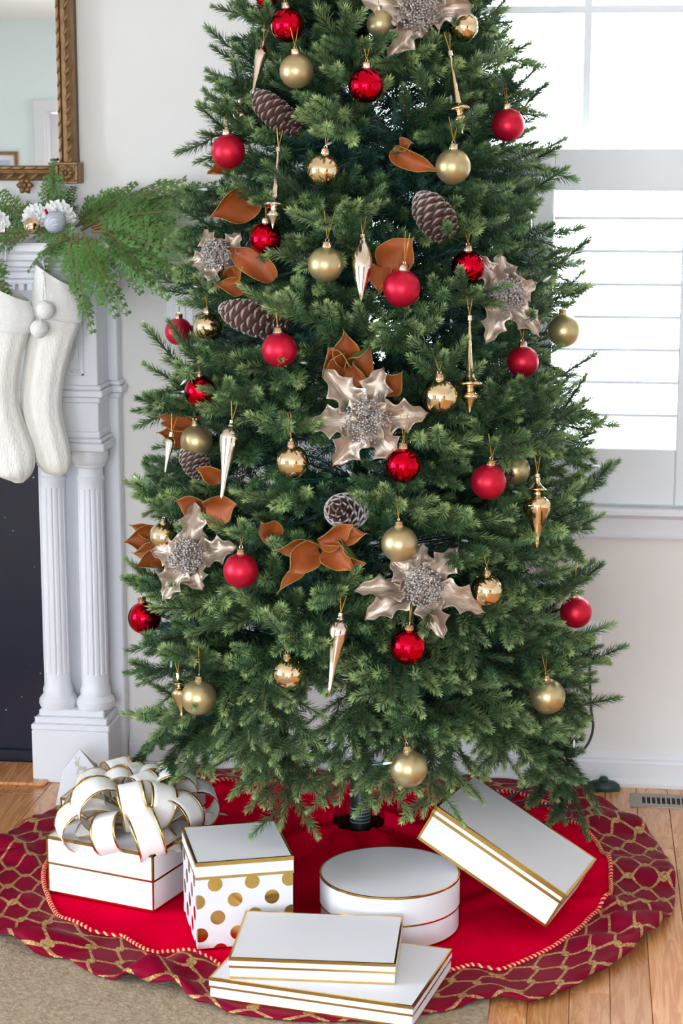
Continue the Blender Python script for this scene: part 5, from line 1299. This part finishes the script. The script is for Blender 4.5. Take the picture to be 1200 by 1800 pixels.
# ---- magnolia leaves: rust underside, green upper side, pale rim
def magnolia(L, W_, seed):
    r = random.Random(seed); nu, nv = 17, 9; P = []; ph = r.uniform(0, 6); curl = r.uniform(.25, .75); bend = r.uniform(-.4, .4)
    for i in range(nu):
        t = i / (nu - 1); w = W_ / 2 * math.sin(PI * min(1, t ** .85 * .95 + .04)) ** .72 * (1 if t < .72 else max(.02, (1 - t) / .28) ** .75) + .0005
        for j in range(nv):
            v = j / (nv - 1) * 2 - 1; P.append(Vector((t * L, v * w * (1 - curl * .25 * v * v), curl * w * v * v * 1.3 + bend * L * t * t * .6 + .17 * W_ * math.sin(7.5 * t + ph + 2.4 * v) * abs(v) ** 1.5 - .02 * W_ * math.exp(-(v / .12) ** 2))))
    th = .0011; mb = MB(); top = [p_ + Vector((0, 0, 0)) for p_ in P]; bot = [p_ - Vector((0, 0, th)) for p_ in P]
    mb.grid(top, nu, nv, 0); mb.grid(bot, nu, nv, 1)
    ed = [i * nv for i in range(nu)] + [(nu - 1) * nv + j for j in range(nv)] + [i * nv + nv - 1 for i in range(nu - 1, -1, -1)]
    mb.tube([P[q] - Vector((0, 0, th / 2)) for q in ed], .0009, 4, 2); return mb
for li, (lab, lv) in enumerate(LEAVES):
    x0, y0 = lv[0][0], lv[0][1]; d0 = (surf(x0, y0, .88) - CAM).dot(FW); c = CAM + ray(x0, y0) * d0
    t = thing('magnolia_leaf_pick', lab, 'leaf pick', c, None, 'rust magnolia leaves')
    for k, (ax_, ay_, bx_, by_, w, roll) in enumerate(lv):
        da = (surf((ax_ + bx_) / 2, (ay_ + by_) / 2, .88) - CAM).dot(FW); a = CAM + ray(ax_, ay_) * (da + .012); b = CAM + ray(bx_, by_) * (da - .02); L = (b - a).length
        o = magnolia(L * 1.04, w / F_PX * da * 1.25, li * 10 + k).build('leaf', ['brown_leaf', 'green_leaf', 'leaf_rim'], t, True)
        o.matrix_local = Matrix.Translation(a - c) @ frame(b - a, CAM - a).to_4x4() @ Matrix.Rotation(math.radians(roll), 4, 'X')

# ---- light string wound through the tree
LS = thing('light_string', 'green wired miniature light string wound through the tree', 'string lights', AX)
pts = []; turns = 11; n_ = 420
for i in range(n_ + 1):
    u = i / n_; z = .46 + 1.65 * u; a = CAMDIR - 2.4 + 2 * PI * turns * u; rr = treeR(z) * (.68 + .06 * math.sin(i * .9)); p_ = Vector((rr * math.cos(a), rr * math.sin(a), z + .03 * math.sin(i * .55)))
    if AX.y + p_.y > -.05: p_.y = -.05 - AX.y
    pts.append(p_)
mb = MB(); mb.tube(pts, .0014, 4, cap=False); q = [(p_ + Vector((0, 0, .006 * math.sin(i * 1.4)))) * 1.004 for i, p_ in enumerate(pts)]; mb.tube(q, .0014, 4, cap=False); mb.build('wire', 'wire', LS)
skm = MB().lathe([(.0035, 0), (.0042, .004), (.0038, .020), (.0046, .022), (.0046, .025)], 10).mesh('socket', 'wire', auto=40, smooth=True); blm = MB().lathe([(.0028, .025), (.003, .036), (.0016, .044), (.0002, .047)], 10).mesh('bulb', 'bulb', True)
def lamp(p_, d):
    o = link('socket', skm, LS); o.matrix_local = Matrix.Translation(p_) @ frame(Vector(d).orthogonal(), d).to_4x4(); link('bulb', blm, o)
for i in range(4, n_, 5):
    p_ = pts[i]
    if math.cos(math.atan2(p_.y, p_.x) - CAMDIR) < -.3: continue
    o_ = Vector((p_.x, p_.y, 0)).normalized(); lamp(p_ + o_ * .03, o_ + Vector((random.uniform(-.7, .7), random.uniform(-.7, .7), random.uniform(-.3, .8))))
for (px, py, k, dx, dz) in ((995, 722, 1.0, .6, .5), (262, 860, 1.0, -.6, .6), (345, 650, .98, -.5, -.5), (322, 505, .99, 1, .1), (385, 333, .97, -1, 0), (1010, 1112, .95, .9, -.1), (1020, 818, .95, .9, 0), (940, 505, .98, .4, .3), (300, 690, .98, .9, .1), (655, 1345, .97, .7, .2), (300, 1190, .95, .1, 1), (1008, 1330, .9, 0, 1)):
    s_ = surf(px, py, k) - AX; lamp(s_, Vector((dx, -.25, dz)))
# tail of the string hanging at the bottom left, ending in a plug
s1 = surf(500, 1290, .8) - AX; s2 = wl(466, 1338, -.62) - AX; MB().tube(catmull([s1, s1.lerp(s2, .5) + Vector((.02, 0, -.02)), s2], 6), .0018, 5).build('tail_wire', 'wire', LS, True)
mb = MB(); mb.tube([s2, s2 + Vector((-.030, 0, .001))], [.006, .0052], 10); pl = mb.build('plug', 'wire', LS, True); MB().tube([s2 + Vector((-.030, 0, .003)), s2 + Vector((-.048, 0, .003))], .0012, 5).tube([s2 + Vector((-.030, 0, -.003)), s2 + Vector((-.048, 0, -.003))], .0012, 5).build('prong', 'cap', pl)

# ---- cords on the wall and floor
def fz(px, py, z=.02): return fl(px, py, z)
CO = thing('power_cord', 'dark green power cord from the wall outlet to the tree', 'power cord', (OUT.x, 0, OUT.z)); o0 = Vector((OUT.x, 0, OUT.z))
P_ = [Vector((OUT.x, -.03, OUT.z - .01)), wl(1036, 1175, -.05), wl(1038, 1240, -.06), wl(1042, 1280, -.07), wl(1030, 1312, -.10), wl(1005, 1330, -.16), wl(985, 1325, -.22), wl(965, 1318, -.3)]
MB().tube([p_ - o0 for p_ in catmull(P_, 8)], .0036, 7).build('cord', 'cord_dark', CO, True)
mb = MB(); bevelled_box(mb, (-.014, -.034, -.006), (.014, -.009, .022), .004); mb.build('plug', 'cord_dark', CO)
P_ = [fl(1035, 1388, .012), wl(1000, 1366, -.06), fl(975, 1362, .05), wl(948, 1345, -.16), wl(940, 1320, -.22)]
C2 = thing('switch_cord', 'dark green cord leading from the foot switch into the tree', 'power cord', P_[0]); MB().tube([p_ - P_[0] for p_ in catmull(P_, 8)], .003, 6).build('cord', 'cord_dark', C2, True)
zc_ = .036
P_ = [wl(945, 1330, -.30), fz(935, 1372, .06), fz(905, 1398, zc_), fz(890, 1412, zc_), fz(930, 1404, zc_), fz(965, 1385, zc_ + .01), fz(968, 1378, zc_ + .01), fz(930, 1386, zc_), fz(888, 1404, zc_), fz(880, 1418, zc_), fz(920, 1416, zc_), fz(985, 1418, zc_), fz(1005, 1432, zc_), fz(985, 1444, zc_), fz(930, 1442, zc_), fz(890, 1425, zc_ - .01)]
C3 = thing('coiled_cord', 'loose dark green cord coiled on the skirt behind the tilted gift box', 'power cord', P_[0]); MB().tube([p_ - P_[0] for p_ in catmull(P_, 8)], .003, 6).build('cord', 'cord_dark', C3, True)
P_ = [surf(800, 1300, .5), wl(818, 1338, -.40), wl(832, 1360, -.42), fz(850, 1392, .03)]
C4 = thing('stand_cord', 'dark green cord dropping from the tree behind the tilted gift box', 'power cord', P_[-1]); MB().tube([p_ - P_[-1] for p_ in catmull(P_, 8)], .004, 6).build('cord', 'cord_dark', C4, True)
